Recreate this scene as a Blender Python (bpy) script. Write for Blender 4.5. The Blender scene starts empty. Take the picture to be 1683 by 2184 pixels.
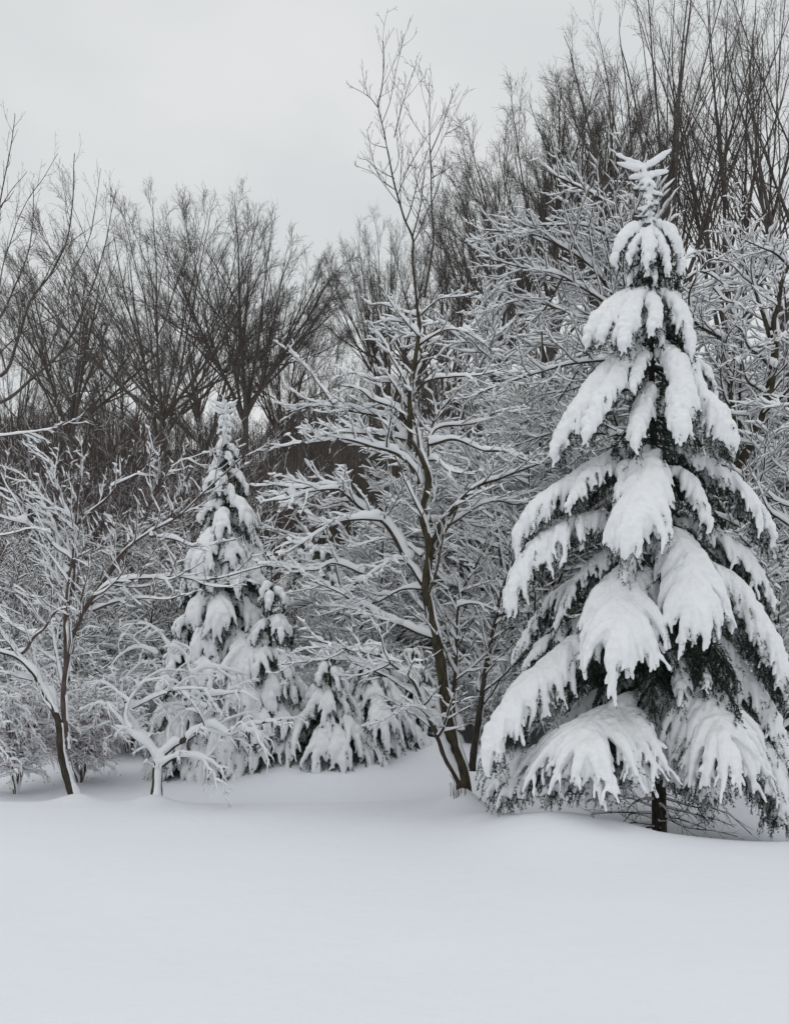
import bpy, math, random
import numpy as np
from math import radians, pi

SC = bpy.context.scene
COL = SC.collection
EYE, F, CX, HY = 1.6, 1700.0, 841.5, 1380.0      # eye height (m); focal length, axis and horizon in photo units

# ------------------------------------------------------------------ camera
cam_d = bpy.data.cameras.new("camera")
cam = bpy.data.objects.new("camera", cam_d); COL.objects.link(cam)
cam.location = (0, 0, EYE); cam.rotation_euler = (pi/2, 0, 0)
cam_d.sensor_fit = 'VERTICAL'; cam_d.sensor_height = 36.0
cam_d.lens = 36.0*F/2184.0
cam_d.shift_y = (HY-1092.0)/2184.0
cam_d.clip_start = 0.05; cam_d.clip_end = 2000
SC.camera = cam
# ------------------------------------------------------------------ sky (overcast) and weak broad sun
W = bpy.data.worlds.new("World"); SC.world = W; W.use_nodes = True
nt = W.node_tree; nt.nodes.clear()
out = nt.nodes.new('ShaderNodeOutputWorld'); bg = nt.nodes.new('ShaderNodeBackground')
sky = nt.nodes.new('ShaderNodeTexSky'); sky.sky_type = 'NISHITA'; sky.sun_disc = False
sky.sun_elevation = radians(55); sky.sun_rotation = radians(215)
hsv = nt.nodes.new('ShaderNodeHueSaturation'); hsv.inputs['Saturation'].default_value = 0.10
tc = nt.nodes.new('ShaderNodeTexCoord'); mp = nt.nodes.new('ShaderNodeMapping')
mp.inputs['Scale'].default_value = (1.0, 1.0, 2.6)
nz = nt.nodes.new('ShaderNodeTexNoise'); nz.inputs['Scale'].default_value = 1.9
nz.inputs['Detail'].default_value = 4.0; nz.inputs['Roughness'].default_value = 0.5
rp = nt.nodes.new('ShaderNodeValToRGB')
rp.color_ramp.elements[0].position = 0.28; rp.color_ramp.elements[0].color = (6.45, 6.78, 6.95, 1)
rp.color_ramp.elements[1].position = 0.72; rp.color_ramp.elements[1].color = (8.25, 8.35, 8.4, 1)
mx = nt.nodes.new('ShaderNodeMix'); mx.data_type = 'RGBA'; mx.inputs[0].default_value = 0.93
L = nt.links
L.new(sky.outputs[0], hsv.inputs['Color'])
L.new(tc.outputs['Generated'], mp.inputs['Vector']); L.new(mp.outputs[0], nz.inputs['Vector'])
L.new(nz.outputs['Fac'], rp.inputs[0])
L.new(hsv.outputs[0], mx.inputs[6]); L.new(rp.outputs[0], mx.inputs[7])
sx = nt.nodes.new('ShaderNodeSeparateXYZ'); L.new(tc.outputs['Generated'], sx.inputs[0])
zr = nt.nodes.new('ShaderNodeMapRange'); zr.interpolation_type = 'SMOOTHSTEP'           # overcast: brightest overhead
zr.inputs['From Min'].default_value = 0.74; zr.inputs['From Max'].default_value = 1.0
zr.inputs['To Min'].default_value = 1.0; zr.inputs['To Max'].default_value = 1.75
L.new(sx.outputs['Z'], zr.inputs['Value'])
vm = nt.nodes.new('ShaderNodeVectorMath'); vm.operation = 'SCALE'
L.new(mx.outputs[2], vm.inputs[0]); L.new(zr.outputs[0], vm.inputs['Scale'])
L.new(vm.outputs[0], bg.inputs['Color']); bg.inputs['Strength'].default_value = 0.099
L.new(bg.outputs[0], out.inputs[0])
sd = bpy.data.lights.new("sun", 'SUN'); sun = bpy.data.objects.new("sun", sd); COL.objects.link(sun)
sd.energy = 0.15; sd.angle = radians(40); sd.color = (1.0, 0.98, 0.95)
sun.rotation_euler = (radians(14), 0, radians(-60))
SC.view_settings.view_transform = 'Standard'; SC.view_settings.look = 'None'
SC.view_settings.exposure = 0.0; SC.view_settings.gamma = 1.0
try:
    SC.cycles.max_bounces = 6; SC.cycles.diffuse_bounces = 4; SC.cycles.glossy_bounces = 1
    SC.cycles.transmission_bounces = 0
except Exception: pass

# ------------------------------------------------------------------ materials
def mat(name, col, col2=None, scale=8.0, rough=0.85, bump=0.0, bscale=40.0, stretch=(1, 1, 1), spec=0.2, bdist=0.01, bdet=3):
    m = bpy.data.materials.new(name); m.use_nodes = True
    n = m.node_tree; b = n.nodes['Principled BSDF']
    b.inputs['Roughness'].default_value = rough
    b.inputs['Specular IOR Level'].default_value = spec
    t = n.nodes.new('ShaderNodeTexCoord'); k = n.nodes.new('ShaderNodeMapping')
    k.inputs['Scale'].default_value = stretch
    n.links.new(t.outputs['Object'], k.inputs['Vector'])
    if col2:
        q = n.nodes.new('ShaderNodeTexNoise'); q.inputs['Scale'].default_value = scale; q.inputs['Detail'].default_value = 4
        r = n.nodes.new('ShaderNodeValToRGB')
        r.color_ramp.elements[0].position = 0.35; r.color_ramp.elements[0].color = (*col, 1)
        r.color_ramp.elements[1].position = 0.65; r.color_ramp.elements[1].color = (*col2, 1)
        n.links.new(k.outputs[0], q.inputs['Vector']); n.links.new(q.outputs['Fac'], r.inputs[0])
        n.links.new(r.outputs[0], b.inputs['Base Color'])
    else:
        b.inputs['Base Color'].default_value = (*col, 1)
    if bump:
        q = n.nodes.new('ShaderNodeTexNoise'); q.inputs['Scale'].default_value = bscale; q.inputs['Detail'].default_value = bdet; q.inputs['Roughness'].default_value = .62
        u = n.nodes.new('ShaderNodeBump'); u.inputs['Strength'].default_value = bump; u.inputs['Distance'].default_value = bdist
        n.links.new(k.outputs[0], q.inputs['Vector']); n.links.new(q.outputs['Fac'], u.inputs['Height'])
        n.links.new(u.outputs[0], b.inputs['Normal'])
    return m
M = {
 'ground': mat('snow_ground', (0.80, 0.818, 0.865), (0.82, 0.836, 0.877), 0.7, 0.7, 0.5, 4.0, (1, 1.6, 1), bdist=0.022, bdet=9),
 'snow':  mat('snow_on_branches', (0.82, 0.83, 0.845), (0.85, 0.86, 0.87), 6.0, 0.75, 0.25, 45.0, bdist=0.008),
 'bark':  mat('bark_dark', (0.035, 0.029, 0.023), (0.075, 0.062, 0.048), 22.0, 0.95, 0.5, 60.0, (1, 1, .3)),
 'bark_trunk': mat('bark_mossy', (0.034, 0.028, 0.020), (0.080, 0.066, 0.044), 26.0, 0.95, 0.6, 60.0, (1, 1, .4)),
 'bark_grey': mat('bark_grey', (0.068, 0.058, 0.052), (0.118, 0.104, 0.094), 10.0, 0.95),
 'bark_red': mat('bark_reddish', (0.065, 0.048, 0.042), (0.110, 0.085, 0.077), 10.0, 0.95),
 'needle': mat('needles', (0.016, 0.024, 0.017), (0.045, 0.062, 0.048), 14.0, 0.8),
 'dead': mat('dead_twigs', (0.045, 0.033, 0.025), (0.09, 0.07, 0.055), 20.0, 0.95),
 'hill': mat('leaf_litter', (0.055, 0.047, 0.041), (0.095, 0.082, 0.073), 0.12, 1.0),
 'hillwood': mat('far_wood', (0.060, 0.052, 0.046), (0.110, 0.095, 0.085), 0.15, 1.0),
 'berry': mat('berries', (0.30, 0.03, 0.04), (0.20, 0.02, 0.03), 9.0, 0.5),
}

# ------------------------------------------------------------------ mesh building
def build(name, parts, m, parent=None, smooth=True):
    """parts: list of (verts (n,3), faces (m,k)) numpy arrays -> ONE mesh object"""
    parts = [p for p in parts if p is not None and len(p[0]) and len(p[1])]
    me = bpy.data.meshes.new(name)
    if parts:
        V = np.concatenate([p[0] for p in parts]).astype(np.float32)
        off = 0; loops = []; sizes = []
        for v, f in parts:
            loops.append((f + off).ravel()); sizes.append(np.full(len(f), f.shape[1], np.int32)); off += len(v)
        loops = np.concatenate(loops).astype(np.int32); sizes = np.concatenate(sizes)
        starts = np.concatenate([[0], np.cumsum(sizes)[:-1]]).astype(np.int32)
        me.vertices.add(len(V)); me.vertices.foreach_set('co', V.ravel())
        me.loops.add(len(loops)); me.loops.foreach_set('vertex_index', loops)
        me.polygons.add(len(sizes)); me.polygons.foreach_set('loop_start', starts)
        try: me.polygons.foreach_set('loop_total', sizes)
        except Exception: pass
        me.polygons.foreach_set('use_smooth', np.full(len(sizes), smooth, bool))
        me.update(calc_edges=True); me.validate()
    me.materials.append(m)
    o = bpy.data.objects.new(name, me); COL.objects.link(o)
    if parent is not None: o.parent = parent
    return o

def thing(name, loc, label, cat, group=None):
    o = bpy.data.objects.new(name, None); COL.objects.link(o); o.location = loc
    o.empty_display_size = 0.2
    o['label'] = label; o['category'] = cat
    if group: o['group'] = group
    return o

def copy_tree(o, loc, rz, sc, label, group=None):
    c = o.copy(); COL.objects.link(c); c.location = loc; c.rotation_euler = (0, 0, rz); c.scale = (sc, sc, sc) if np.isscalar(sc) else sc
    c['label'] = label
    if group: c['group'] = group
    for ch in list(o.children):
        d = ch.copy(); COL.objects.link(d); d.parent = c
        for g in list(ch.children):
            e = g.copy(); COL.objects.link(e); e.parent = d
    return c

def nrm(v): return v/np.maximum(np.linalg.norm(v, axis=-1, keepdims=True), 1e-9)

def PX(x, y, Y): return np.array([(x-CX)/F*Y, Y, EYE+(HY-y)/F*Y])

def resample(ctrl, n, rng=None, wob=0.0):
    """Catmull-Rom through control points, n points equally spaced by arc length"""
    c = np.asarray(ctrl, float)
    if len(c) == 2: c = np.array([c[0], (c[0]+c[1])/2, c[1]])
    p = np.vstack([2*c[0]-c[1], c, 2*c[-1]-c[-2]]); outp = []
    for i in range(len(c)-1):
        t = np.linspace(0, 1, 12, endpoint=False)[:, None]; a, b, d, e = p[i:i+4]
        outp.append(0.5*((2*b)+(d-a)*t+(2*a-5*b+4*d-e)*t**2+(3*b-a-3*d+e)*t**3))
    q = np.vstack(outp+[c[-1:]])
    s = np.concatenate([[0], np.cumsum(np.linalg.norm(np.diff(q, axis=0), axis=1))]); u = np.linspace(0, s[-1], n)
    r = np.stack([np.interp(u, s, q[:, k]) for k in range(3)], 1)
    if rng is not None and wob > 0:
        for fr in (3, 7, 13):
            ph = rng.uniform(0, 6.28, 3); a = wob*s[-1]/fr
            r[1:-1] += (np.sin(np.linspace(0, fr*3.1, n)[:, None]+ph)*a*rng.uniform(.4, 1, 3))[1:-1]
    return r

def tang(P):
    t = np.empty_like(P); t[:, 1:-1] = P[:, 2:]-P[:, :-2]; t[:, 0] = P[:, 1]-P[:, 0]; t[:, -1] = P[:, -1]-P[:, -2]
    return nrm(t)

def tubes(P, R, S=4, cap=False):
    B, N, _ = P.shape
    if B == 0: return None
    T = tang(P)
    vert = np.abs(T[:, :, 2]).mean(1) > 0.75
    ref = np.where(vert[:, None], np.array([[0.2, 1.0, 0.0]]), np.array([[0, 0, 1.0]]))[:, None, :]
    s = nrm(np.cross(T, np.broadcast_to(ref, T.shape))); u = np.cross(s, T)
    a = np.arange(S)*2*pi/S
    V = P[:, :, None]+R[:, :, None, None]*(s[:, :, None]*np.cos(a)[None, None, :, None]+u[:, :, None]*np.sin(a)[None, None, :, None])
    return skin_grid(V, cap)

def skin_grid(V, cap=False):
    B, N, S, _ = V.shape
    base = (np.arange(B)*N*S)[:, None, None]+(np.arange(N-1)*S)[None, :, None]
    j = np.arange(S)[None, None, :]; k = (np.arange(S)+1) % S; k = k[None, None, :]
    f = np.stack([base+j, base+k, base+S+k, base+S+j], -1).reshape(-1, 4)
    v = V.reshape(-1, 3)
    if not cap: return v, f
    n0 = len(v); c0 = V[:, 0].mean(1); c1 = V[:, -1].mean(1)
    v = np.concatenate([v, c0, c1])
    b0 = (np.arange(B)*N*S)[:, None]; e0 = b0+(N-1)*S
    J = np.arange(S)[None]; K = ((np.arange(S)+1) % S)[None]
    i0 = np.broadcast_to((n0+np.arange(B))[:, None], (B, S)); i1 = np.broadcast_to((n0+B+np.arange(B))[:, None], (B, S))
    t0 = np.stack([i0, b0+K, b0+J, b0+J], -1).reshape(-1, 4)[:, :3]
    t1 = np.stack([i1, e0+J, e0+K, e0+K], -1).reshape(-1, 4)[:, :3]
    return [(v, f), (v, t0), (v, t1)]

WIND = np.array([0.40, 0.10, 0.0])
def snow_caps(P, R, rng, k=1.4, h0=0.010, hmax=0.07, S=6, gap=0.25, p=1.3, web=1.3, amp=0.4, hardgap=0.12, wind=None):
    """a ridge of snow lying along the upper (and windward) side of every branch"""
    B, N, _ = P.shape
    if B == 0: return None
    T = tang(P); D = np.array([0, 0, 1.0])+(WIND if wind is None else np.array(wind))
    u = D-(T @ D)[..., None]*T; ex = np.linalg.norm(u, axis=-1)/np.linalg.norm(D); u = nrm(u)
    s = nrm(np.cross(T, u))
    seg = np.linalg.norm(np.diff(P, axis=1), axis=-1); l = np.concatenate([np.zeros((B, 1)), np.cumsum(seg, 1)], 1)
    nzv = sum(np.sin(l*w+rng.uniform(0, 6.28, (B, 1)))*a for w, a in ((9, .5), (23, .35), (51, .25)))
    h = np.minimum(h0+k*R, hmax)*ex**p*(1+amp*nzv)
    h *= 1+web*np.exp(-l/0.06)
    q = sum(np.sin(l*w+rng.uniform(0, 6.28, (B, 1))) for w in (5, 12.7, 31))/3
    h *= np.clip((q+1-gap-hardgap-0.5*(1-ex))/0.25, 0, 1)
    e = np.clip((1-np.linspace(0, 1, N))/.35, 0, 1)**.6*.85+.15; e[0] = .6; e[-1] = .12
    h *= e
    on = np.clip(h/(0.25*R+0.002), 0, 1)
    w = (R*(0.55+0.38*on)+h*0.24)*(.55+.45*ex)
    hh = R*(0.35+0.5*on)+h
    a = np.radians(np.array([-6, 38, 72, 108, 142, 186]) if S == 6 else np.array([-6, 62, 118, 186]))
    ca, sa = np.cos(a), np.sin(a)
    V = P[:, :, None]+s[:, :, None]*(w[:, :, None]*ca)[..., None]+u[:, :, None]*(np.where(sa > 0, hh[:, :, None], R[:, :, None]*.5)*sa)[..., None]
    return skin_grid(V)

def grow(P, R, n, rng, t=(0.15, 0.97), lr=0.5, ltaper=0.55, ang=(35, 60), N=7, up=0.0, wig=0.12, rk=0.6, rmin=0.0012, flat=0.0, lmin=0.05, lmax=9, grav=0.0, absl=None, jit=(.6, 1.25)):
    """children of every branch; returns P, R"""
    B, M, _ = P.shape
    if B == 0: return np.zeros((0, N, 3)), np.zeros((0, N))
    Lp = np.linalg.norm(np.diff(P, axis=1), axis=-1).sum(1)
    cnt = np.full(B, n) if np.isscalar(n) and n >= 1 else None
    if cnt is None: cnt = np.maximum(1, np.round(Lp*(n if np.isscalar(n) else n[0]))).astype(int) if np.isscalar(n) else np.clip(np.round(Lp*n[0]), n[1], n[2]).astype(int)
    idx = np.repeat(np.arange(B), cnt); C = len(idx)
    k = np.concatenate([np.arange(c) for c in cnt]) if C else np.zeros(0)
    tt = t[0]+(t[1]-t[0])*(k+rng.uniform(.1, .9, C))/cnt[idx]
    x = tt*(M-1); i = np.minimum(x.astype(int), M-2); f = (x-i)[:, None]
    p0 = P[idx, i]*(1-f)+P[idx, i+1]*f; r0 = R[idx, i]*(1-f[:, 0])+R[idx, i+1]*f[:, 0]
    T = nrm(P[idx, i+1]-P[idx, i])
    z = np.array([0, 0, 1.0]); sd_ = np.cross(T, z); bad = np.linalg.norm(sd_, axis=1) < .15; sd_[bad] = np.array([1.0, 0.2, 0]); sd_ = nrm(sd_)
    uv = np.cross(sd_, T)
    sgn = np.where((k+rng.integers(0, 2, B)[idx]) % 2 == 0, 1, -1)
    phi = np.where(sgn > 0, 0, pi)+rng.normal(0, 1, C)*(1.5*(1-flat)+.15)
    perp = np.cos(phi)[:, None]*sd_+np.sin(phi)[:, None]*uv
    an = np.radians(rng.uniform(*ang, C))[:, None]
    d = np.cos(an)*T+np.sin(an)*perp
    Ln = (Lp[idx]*lr if absl is None else absl)*(1-ltaper*tt)*rng.uniform(*jit, C)
    Ln = np.clip(Ln, lmin, lmax)
    rr = np.maximum(np.minimum(r0*rk*rng.uniform(.8, 1.1, C), 0.016*Ln+0.0012), rmin)
    Q = np.empty((C, N, 3)); Q[:, 0] = p0; ds = (Ln/(N-1))[:, None]
    for j in range(1, N):
        d = d+np.array([0, 0, up/(N-1)])+rng.normal(0, wig, (C, 3)); d[:, 2] -= grav*j/(N-1)/(N-1)*2
        d = nrm(d); Q[:, j] = Q[:, j-1]+d*ds
    RR = rr[:, None]*np.linspace(1, .38, N)[None]
    return Q, np.maximum(RR, rmin*.7)

# ------------------------------------------------------------------ ground
def sstep(a, b, x): t = np.clip((x-a)/(b-a), 0, 1); return t*t*(3-2*t)
BUMPS = []      # (x, y, radius, height)
def ground_z(x, y):
    x = np.asarray(x, float); y = np.asarray(y, float)
    z = 0.012*np.sin(x*1.3+.5)*np.sin(y*.9)+0.02*np.sin(x*.45+1)*np.cos(y*.5+.7)
    yc = np.maximum(8.15-1.0*np.maximum(x-0.35, 0), 6.35)+.06*np.sin(x*1.9)
    da = .13+.07*sstep(.7, 1.9, x)
    z = z-da*sstep(0.05, .75+.4*sstep(.7, 1.9, x), y-yc)+(da+.03)*sstep(1.5, 3.4, y-yc)
    z = z+.022*np.sin(x*.9+y*.55+2)*np.sin(y*.75-.4*x)+.008*np.sin(x*2.7+1.1*y)*np.sin(2.1*y-x)
    z = z+2.1*sstep(12.5, 23, y)+0.045*np.maximum(y-22, 0)
    z = z+0.25*sstep(9, 12, y)*np.sin(x*.7+1.1)*0.35
    for bx, by, r, h in BUMPS: z = z+h*np.exp(-((x-bx)**2+(y-by)**2)/(r*r))
    return z
def GX(x, Y): return (x-CX)/F*Y
BUMPS += [(GX(1165, 6.75), 6.75, .60, .20), (GX(1340, 6.55), 6.55, .55, .09), (GX(1510, 6.45), 6.45, .6, .06), (GX(1000, 8.15), 8.1, .34, .10), (GX(990, 8.15), 8.12, .14, .09), (GX(172, 8.5), 8.45, .22, .09), (GX(335, 8.5), 8.45, .2, .08),
          (GX(690, 10.3), 10.2, .75, .16), (GX(600, 10.9), 10.6, .5, .12), (GX(860, 11.6), 11.2, .9, .25), (GX(1040, 7.2), 7.3, .25, .05)]
xs = np.concatenate([-np.geomspace(160, 5.2, 46), np.linspace(-5, 5, 170), np.geomspace(5.2, 160, 46)])
ys = np.concatenate([np.linspace(-25, 2, 20), np.linspace(2.15, 14, 190), np.geomspace(14.2, 320, 70)])
GXX, GYY = np.meshgrid(xs, ys); GZ = ground_z(GXX, GYY)
ny, nx = GXX.shape
gi = (np.arange(ny-1)*nx)[:, None]+np.arange(nx-1)[None]
gf = np.stack([gi, gi+1, gi+nx+1, gi+nx], -1).reshape(-1, 4)
g = build('snow_ground', [(np.stack([GXX, GYY, GZ], -1).reshape(-1, 3), gf)], M['ground']); g['kind'] = 'structure'

# far wooded hill
hx = np.linspace(-170, 170, 120); hy = np.linspace(62, 250, 60); HX, HYY = np.meshgrid(hx, hy)
def hill_z(x, y): return ground_z(x, y)-0.6+35*sstep(60, 150, y)*(0.93+0.09*np.sin(x*.045+.6)+0.06*np.sin(x*.11+1)+.03*np.sin(x*.31))
hz = hill_z(HX, HYY); n2 = HX.shape[1]
gi = (np.arange(HX.shape[0]-1)*n2)[:, None]+np.arange(n2-1)[None]
hgf = np.stack([gi, gi+1, gi+n2+1, gi+n2], -1).reshape(-1, 4)
h = build('hill', [(np.stack([HX, HYY, hz], -1).reshape(-1, 3), hgf)], M['hill']); h['kind'] = 'structure'

def G(x, Y): return np.array([GX(x, Y), Y, float(ground_z(GX(x, Y), Y))])

# ------------------------------------------------------------------ trees laid out limb by limb
def ctrl_px(pts, Y, d0, d1):
    n = len(pts); s = np.linspace(0, 1, n)
    return np.array([PX(px, py, Y+d0+(d1-d0)*u) for (px, py), u in zip(pts, s)])

def flattrunk(P, R, base): return P-base, R

def hand_tree(name, label, cat, base, Y, limbs, seed, sec, ter, qua, snow, bark, trunk_bark, group=None, limb_names=True):
    """limbs: (points in photo units, r0, r1, depth0, depth1, kind); kind trunk | limb | bare"""
    rng = np.random.default_rng(seed)
    root = thing(name, base, label, cat, group)
    for pts, r0, r1, d0, d1, kind in limbs:
        c = ctrl_px(pts, Y, d0, d1)-base
        Ln = np.linalg.norm(np.diff(c, axis=0), axis=1).sum()
        n = int(np.clip(Ln/0.045, 10, 60))
        P = resample(c, n, rng, 0.010 if kind != 'trunk' else 0.004)[None]
        R = (r0+(r1-r0)*np.linspace(0, 1, n)**.8)[None]*(1+.06*np.sin(np.arange(n)*1.7+rng.uniform(0, 6)))[None]
        if kind == 'trunk': R[:, :4] *= np.array([1.35, 1.18, 1.08, 1.03])
        wood = [tubes(P, R, 9 if kind == 'trunk' else 7)]; sn = []
        bare = kind == 'bare'
        sk = dict(snow)
        if bare: sk.update(k=snow['k']*.35, h0=0.0015, gap=.75)
        tk = dict(k=sk['k']*.5, hmax=sk['hmax']*.55) if kind == 'trunk' and not name.startswith('crab') else {}
        sn.append(snow_caps(P, R, rng, **{**sk, **tk, 'web': snow.get('web', 1.3)*1.2}))
        A = [(P, R)]
        s2 = dict(sec); s3 = dict(ter); s4 = dict(qua)
        if bare:
            s2.update(n=(5, 3, 14), up=.9, flat=0.1, ang=(25, 50)); s3.update(n=(7, 2, 6), up=.6, flat=.1, ang=(25, 55)); s4.update(n=(5, 0, 2))
        if kind == 'trunk': s2.update(n=(s2['n'][0]*.35, 2, 12), t=(.35, .97))
        P2, R2 = grow(P, R, rng=rng, **s2); P3, R3 = grow(P2, R2, rng=rng, **s3); P4, R4 = grow(P3, R3, rng=rng, **s4)
        wood += [tubes(P2, R2, 5), tubes(P3, R3, 4), tubes(P4, R4, 3)]
        sn += [snow_caps(P2, R2, rng, **sk), snow_caps(P3, R3, rng, **{**sk, 'S': 4, 'gap': sk['gap']+.12}), snow_caps(P4, R4, rng, **{**sk, 'S': 4, 'gap': sk['gap']+.75, 'h0': sk['h0']*.6})]
        o = build('trunk' if kind == 'trunk' else 'limb', wood, M[trunk_bark if kind == 'trunk' else bark], root)
        build('snow_cover', sn, M['snow'], o)
    return root

def Z3(*p): return [(488.2+x*.373, 627.7+y*.373) for x, y in p]
def Z4(*p): return [(488.2+x*.373, 1185.7+y*.373) for x, y in p]
def Z5(*p): return [(x*.373, 1185.7+y*.373) for x, y in p]
def Z6(*p): return [(x*.373, 627.7+y*.373) for x, y in p]
def Z7(*p): return [(x*.6536, 209+y*.6536) for x, y in p]
def Z8(*p): return [(697.5+x*.5856, y*.5856) for x, y in p]
def ZR(*p): return [(1395+x*.2875, 418.5+y*.2875) for x, y in p]

SNOW_B = dict(k=2.2, h0=0.010, hmax=0.085, gap=.02, web=1.8)
SEC = dict(n=(9, 3, 22), lr=.42, ang=(30, 62), N=9, up=.25, wig=.10, rk=.6, flat=.75, lmin=.12, lmax=.9, t=(.24, .98), rmin=.0024)
TER = dict(n=(13, 2, 9), lr=.45, ang=(30, 60), N=7, up=.25, wig=.12, rk=.65, flat=.55, lmin=.06, lmax=.4, rmin=.0020)
QUA = dict(n=(8, 1, 3), lr=.5, ang=(25, 55), N=5, up=.3, wig=.12, rk=.7, flat=.3, lmin=.05, lmax=.2, rmin=.0021)

YB = 8.2
B_LIMBS = [
 (Z4((1345,1420),(1335,1250),(1290,1100),(1255,950),(1230,750),(1200,550),(1150,330),(1125,180))+Z3((1128,1650),(1150,1450),(1105,1280),(1120,1180),(1140,1050),(1090,900),(1040,800),(1035,600),(1050,450),(1075,300),(1090,190),(1080,100)), .074, .019, 0, -.1, 'trunk'),
 (Z3((1080,100))+Z8((310,960),(310,870),(280,790),(245,650),(210,490),(185,390),(195,330),(205,230),(205,150)), .016, .003, -.1, -.2, 'bare'),
 (Z8((185,390),(150,350),(80,310)), .005, .002, -.15, 0, 'bare'), (Z8((150,350),(130,270)), .004, .0018, -.1, -.2, 'bare'),
 (Z8((310,870),(345,720),(350,600),(320,620)), .009, .002, -.1, .2, 'bare'),
 (Z8((245,500),(270,400),(300,300),(330,230)), .006, .002, -.1, .1, 'bare'),
 (Z3((1120,20))+Z8((385,900),(380,750),(378,600),(375,450),(370,300)), .013, .003, 0, .1, 'bare'),
 (Z8((375,560),(410,480),(440,400),(460,320)), .007, .002, 0, -.2, 'bare'), (Z8((380,650),(430,620),(470,590)), .006, .002, 0, .2, 'bare'),
 (Z8((430,490),(480,460),(520,425)), .004, .0018, -.1, -.2, 'bare'),
 (Z8((245,650),(190,620),(130,570)), .005, .0018, -.1, .1, 'bare'), (Z8((220,540),(160,520),(145,470)), .004, .0018, -.1, .1, 'bare'),
 (Z8((260,740),(180,640),(100,600)), .005, .0018, -.1, -.3, 'bare'),
 (Z4((1320,1300),(1240,1150),(1200,1040),(1140,920),(1060,720),(960,640),(850,570),(700,540),(490,480)), .038, .010, 0, -.7, 'limb'),
 (Z4((1310,1000),(1290,850),(1300,600),(1310,290),(1400,80),(1480,-60)), .028, .010, .1, .4, 'limb'),
 (Z4((1390,1230),(1420,980),(1460,700),(1500,480),(1540,330),(1560,200),(1640,0),(1690,-120)), .042, .012, .05, .3, 'limb'),
 (Z4((1540,340),(1620,320),(1720,330)), .016, .007, .2, -.1, 'limb'), (Z4((1470,640),(1540,590),(1640,610),(1720,660)), .016, .006, .15, -.1, 'limb'),
 (Z4((1450,720),(1550,690),(1640,640)), .012, .005, .15, .4, 'limb'),
 (Z4((1170,470),(1020,410),(850,330),(720,260),(640,210),(460,135)), .026, .008, 0, -.6, 'limb'),
 (Z4((1110,170),(1020,40),(940,25),(830,90),(680,190)), .022, .007, 0, -.5, 'limb'),
 (Z4((1120,190),(1000,190),(850,260),(700,290),(560,280)), .016, .006, 0, .5, 'limb'),
 (Z4((1310,290),(1400,270),(1550,320)), .012, .005, .2, 0, 'limb'),
 (Z4((1030,720),(900,690),(800,640),(640,580),(500,600),(300,620)), .018, .006, -.2, .2, 'limb'),
 (Z4((1060,740),(980,860),(900,930),(780,980)), .013, .004, -.2, -.6, 'limb'),
 (Z4((770,100),(600,40),(500,80),(330,65),(180,60)), .018, .006, -.2, -.4, 'limb'),
 (Z3((1010,1520),(930,1360),(870,1290),(760,1220),(660,1130),(620,1110),(450,1130),(380,1160),(270,1180)), .032, .009, 0, -.8, 'limb'),
 (Z3((870,1290),(770,1280),(620,1300),(520,1360),(420,1420),(300,1490)), .024, .007, -.3, -.9, 'limb'),
 (Z3((660,1130),(560,1090),(400,1110),(270,1090),(190,1100)), .016, .005, -.5, -.3, 'limb'),
 (Z3((330,1130),(420,1230),(480,1290),(560,1310)), .016, .008, -.4, -.4, 'limb'),
 (Z3((1085,1080),(1060,1000),(960,910),(820,870),(650,820),(540,840),(340,860)), .030, .008, 0, -.5, 'limb'),
 (Z3((1040,830),(1000,690),(930,640),(820,600),(740,540),(640,520)), .024, .008, 0, -.3, 'limb'),
 (Z3((1020,650),(960,540),(930,500),(880,420),(870,390)), .016, .006, 0, -.2, 'limb'),
 (Z3((940,500),(850,500),(720,450),(620,475)), .012, .005, 0, -.3, 'limb'),
 (Z3((1000,810),(900,710),(700,670),(600,640),(500,630),(340,680)), .022, .006, 0, .4, 'limb'),
 (Z3((1010,830),(850,800),(650,790),(480,820)), .018, .006, 0, -.5, 'limb'),
 (Z3((600,630),(520,520),(430,410),(300,290)), .014, .005, .2, .3, 'limb'),
 (Z3((1150,1430),(1190,1370),(1230,1290),(1400,1110),(1550,1050),(1683,1000),(1800,960)), .034, .010, 0, -.4, 'limb'),
 (Z3((1190,1370),(1280,1300),(1420,1210),(1540,1180),(1640,1200),(1740,1180)), .028, .009, 0, .5, 'limb'),
 (Z3((1145,950),(1190,950),(1260,1010),(1400,1030)), .014, .005, 0, -.4, 'limb'),
 (Z3((1040,600),(1130,500),(1280,470),(1450,460),(1560,430)), .018, .006, 0, -.4, 'limb'),
 (Z3((1075,300),(1180,230),(1250,200),(1330,205),(1430,210)), .014, .005, 0, -.3, 'limb'),
 (Z3((1330,205),(1440,270),(1530,350)), .009, .004, -.2, -.1, 'limb'),
 (Z3((1090,200),(1000,160),(900,150),(820,170)), .011, .004, 0, -.3, 'limb'),
 (Z3((1085,130),(1000,100),(880,60),(800,60)), .011, .004, 0, .2, 'limb'),
 (Z3((1095,120),(1200,30),(1300,15),(1400,5)), .010, .004, 0, -.2, 'limb'),
 (Z3((1140,960),(1150,800),(1200,680),(1260,600),(1310,490),(1420,420)), .018, .006, 0, .3, 'limb'),
 (Z3((1140,830),(1200,760),(1350,745),(1450,720),(1550,670),(1700,690)), .018, .006, 0, .3, 'limb'),
 (Z3((1150,860),(1300,830),(1450,890),(1580,900),(1700,950)), .020, .007, 0, -.5, 'limb'),
 (Z3((1150,1300),(1280,1280),(1450,1330),(1600,1300)), .016, .006, .1, .8, 'limb'),
 (Z3((1100,1500),(1000,1420),(880,1400),(700,1440)), .014, .005, .1, .7, 'limb'),
]
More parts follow.
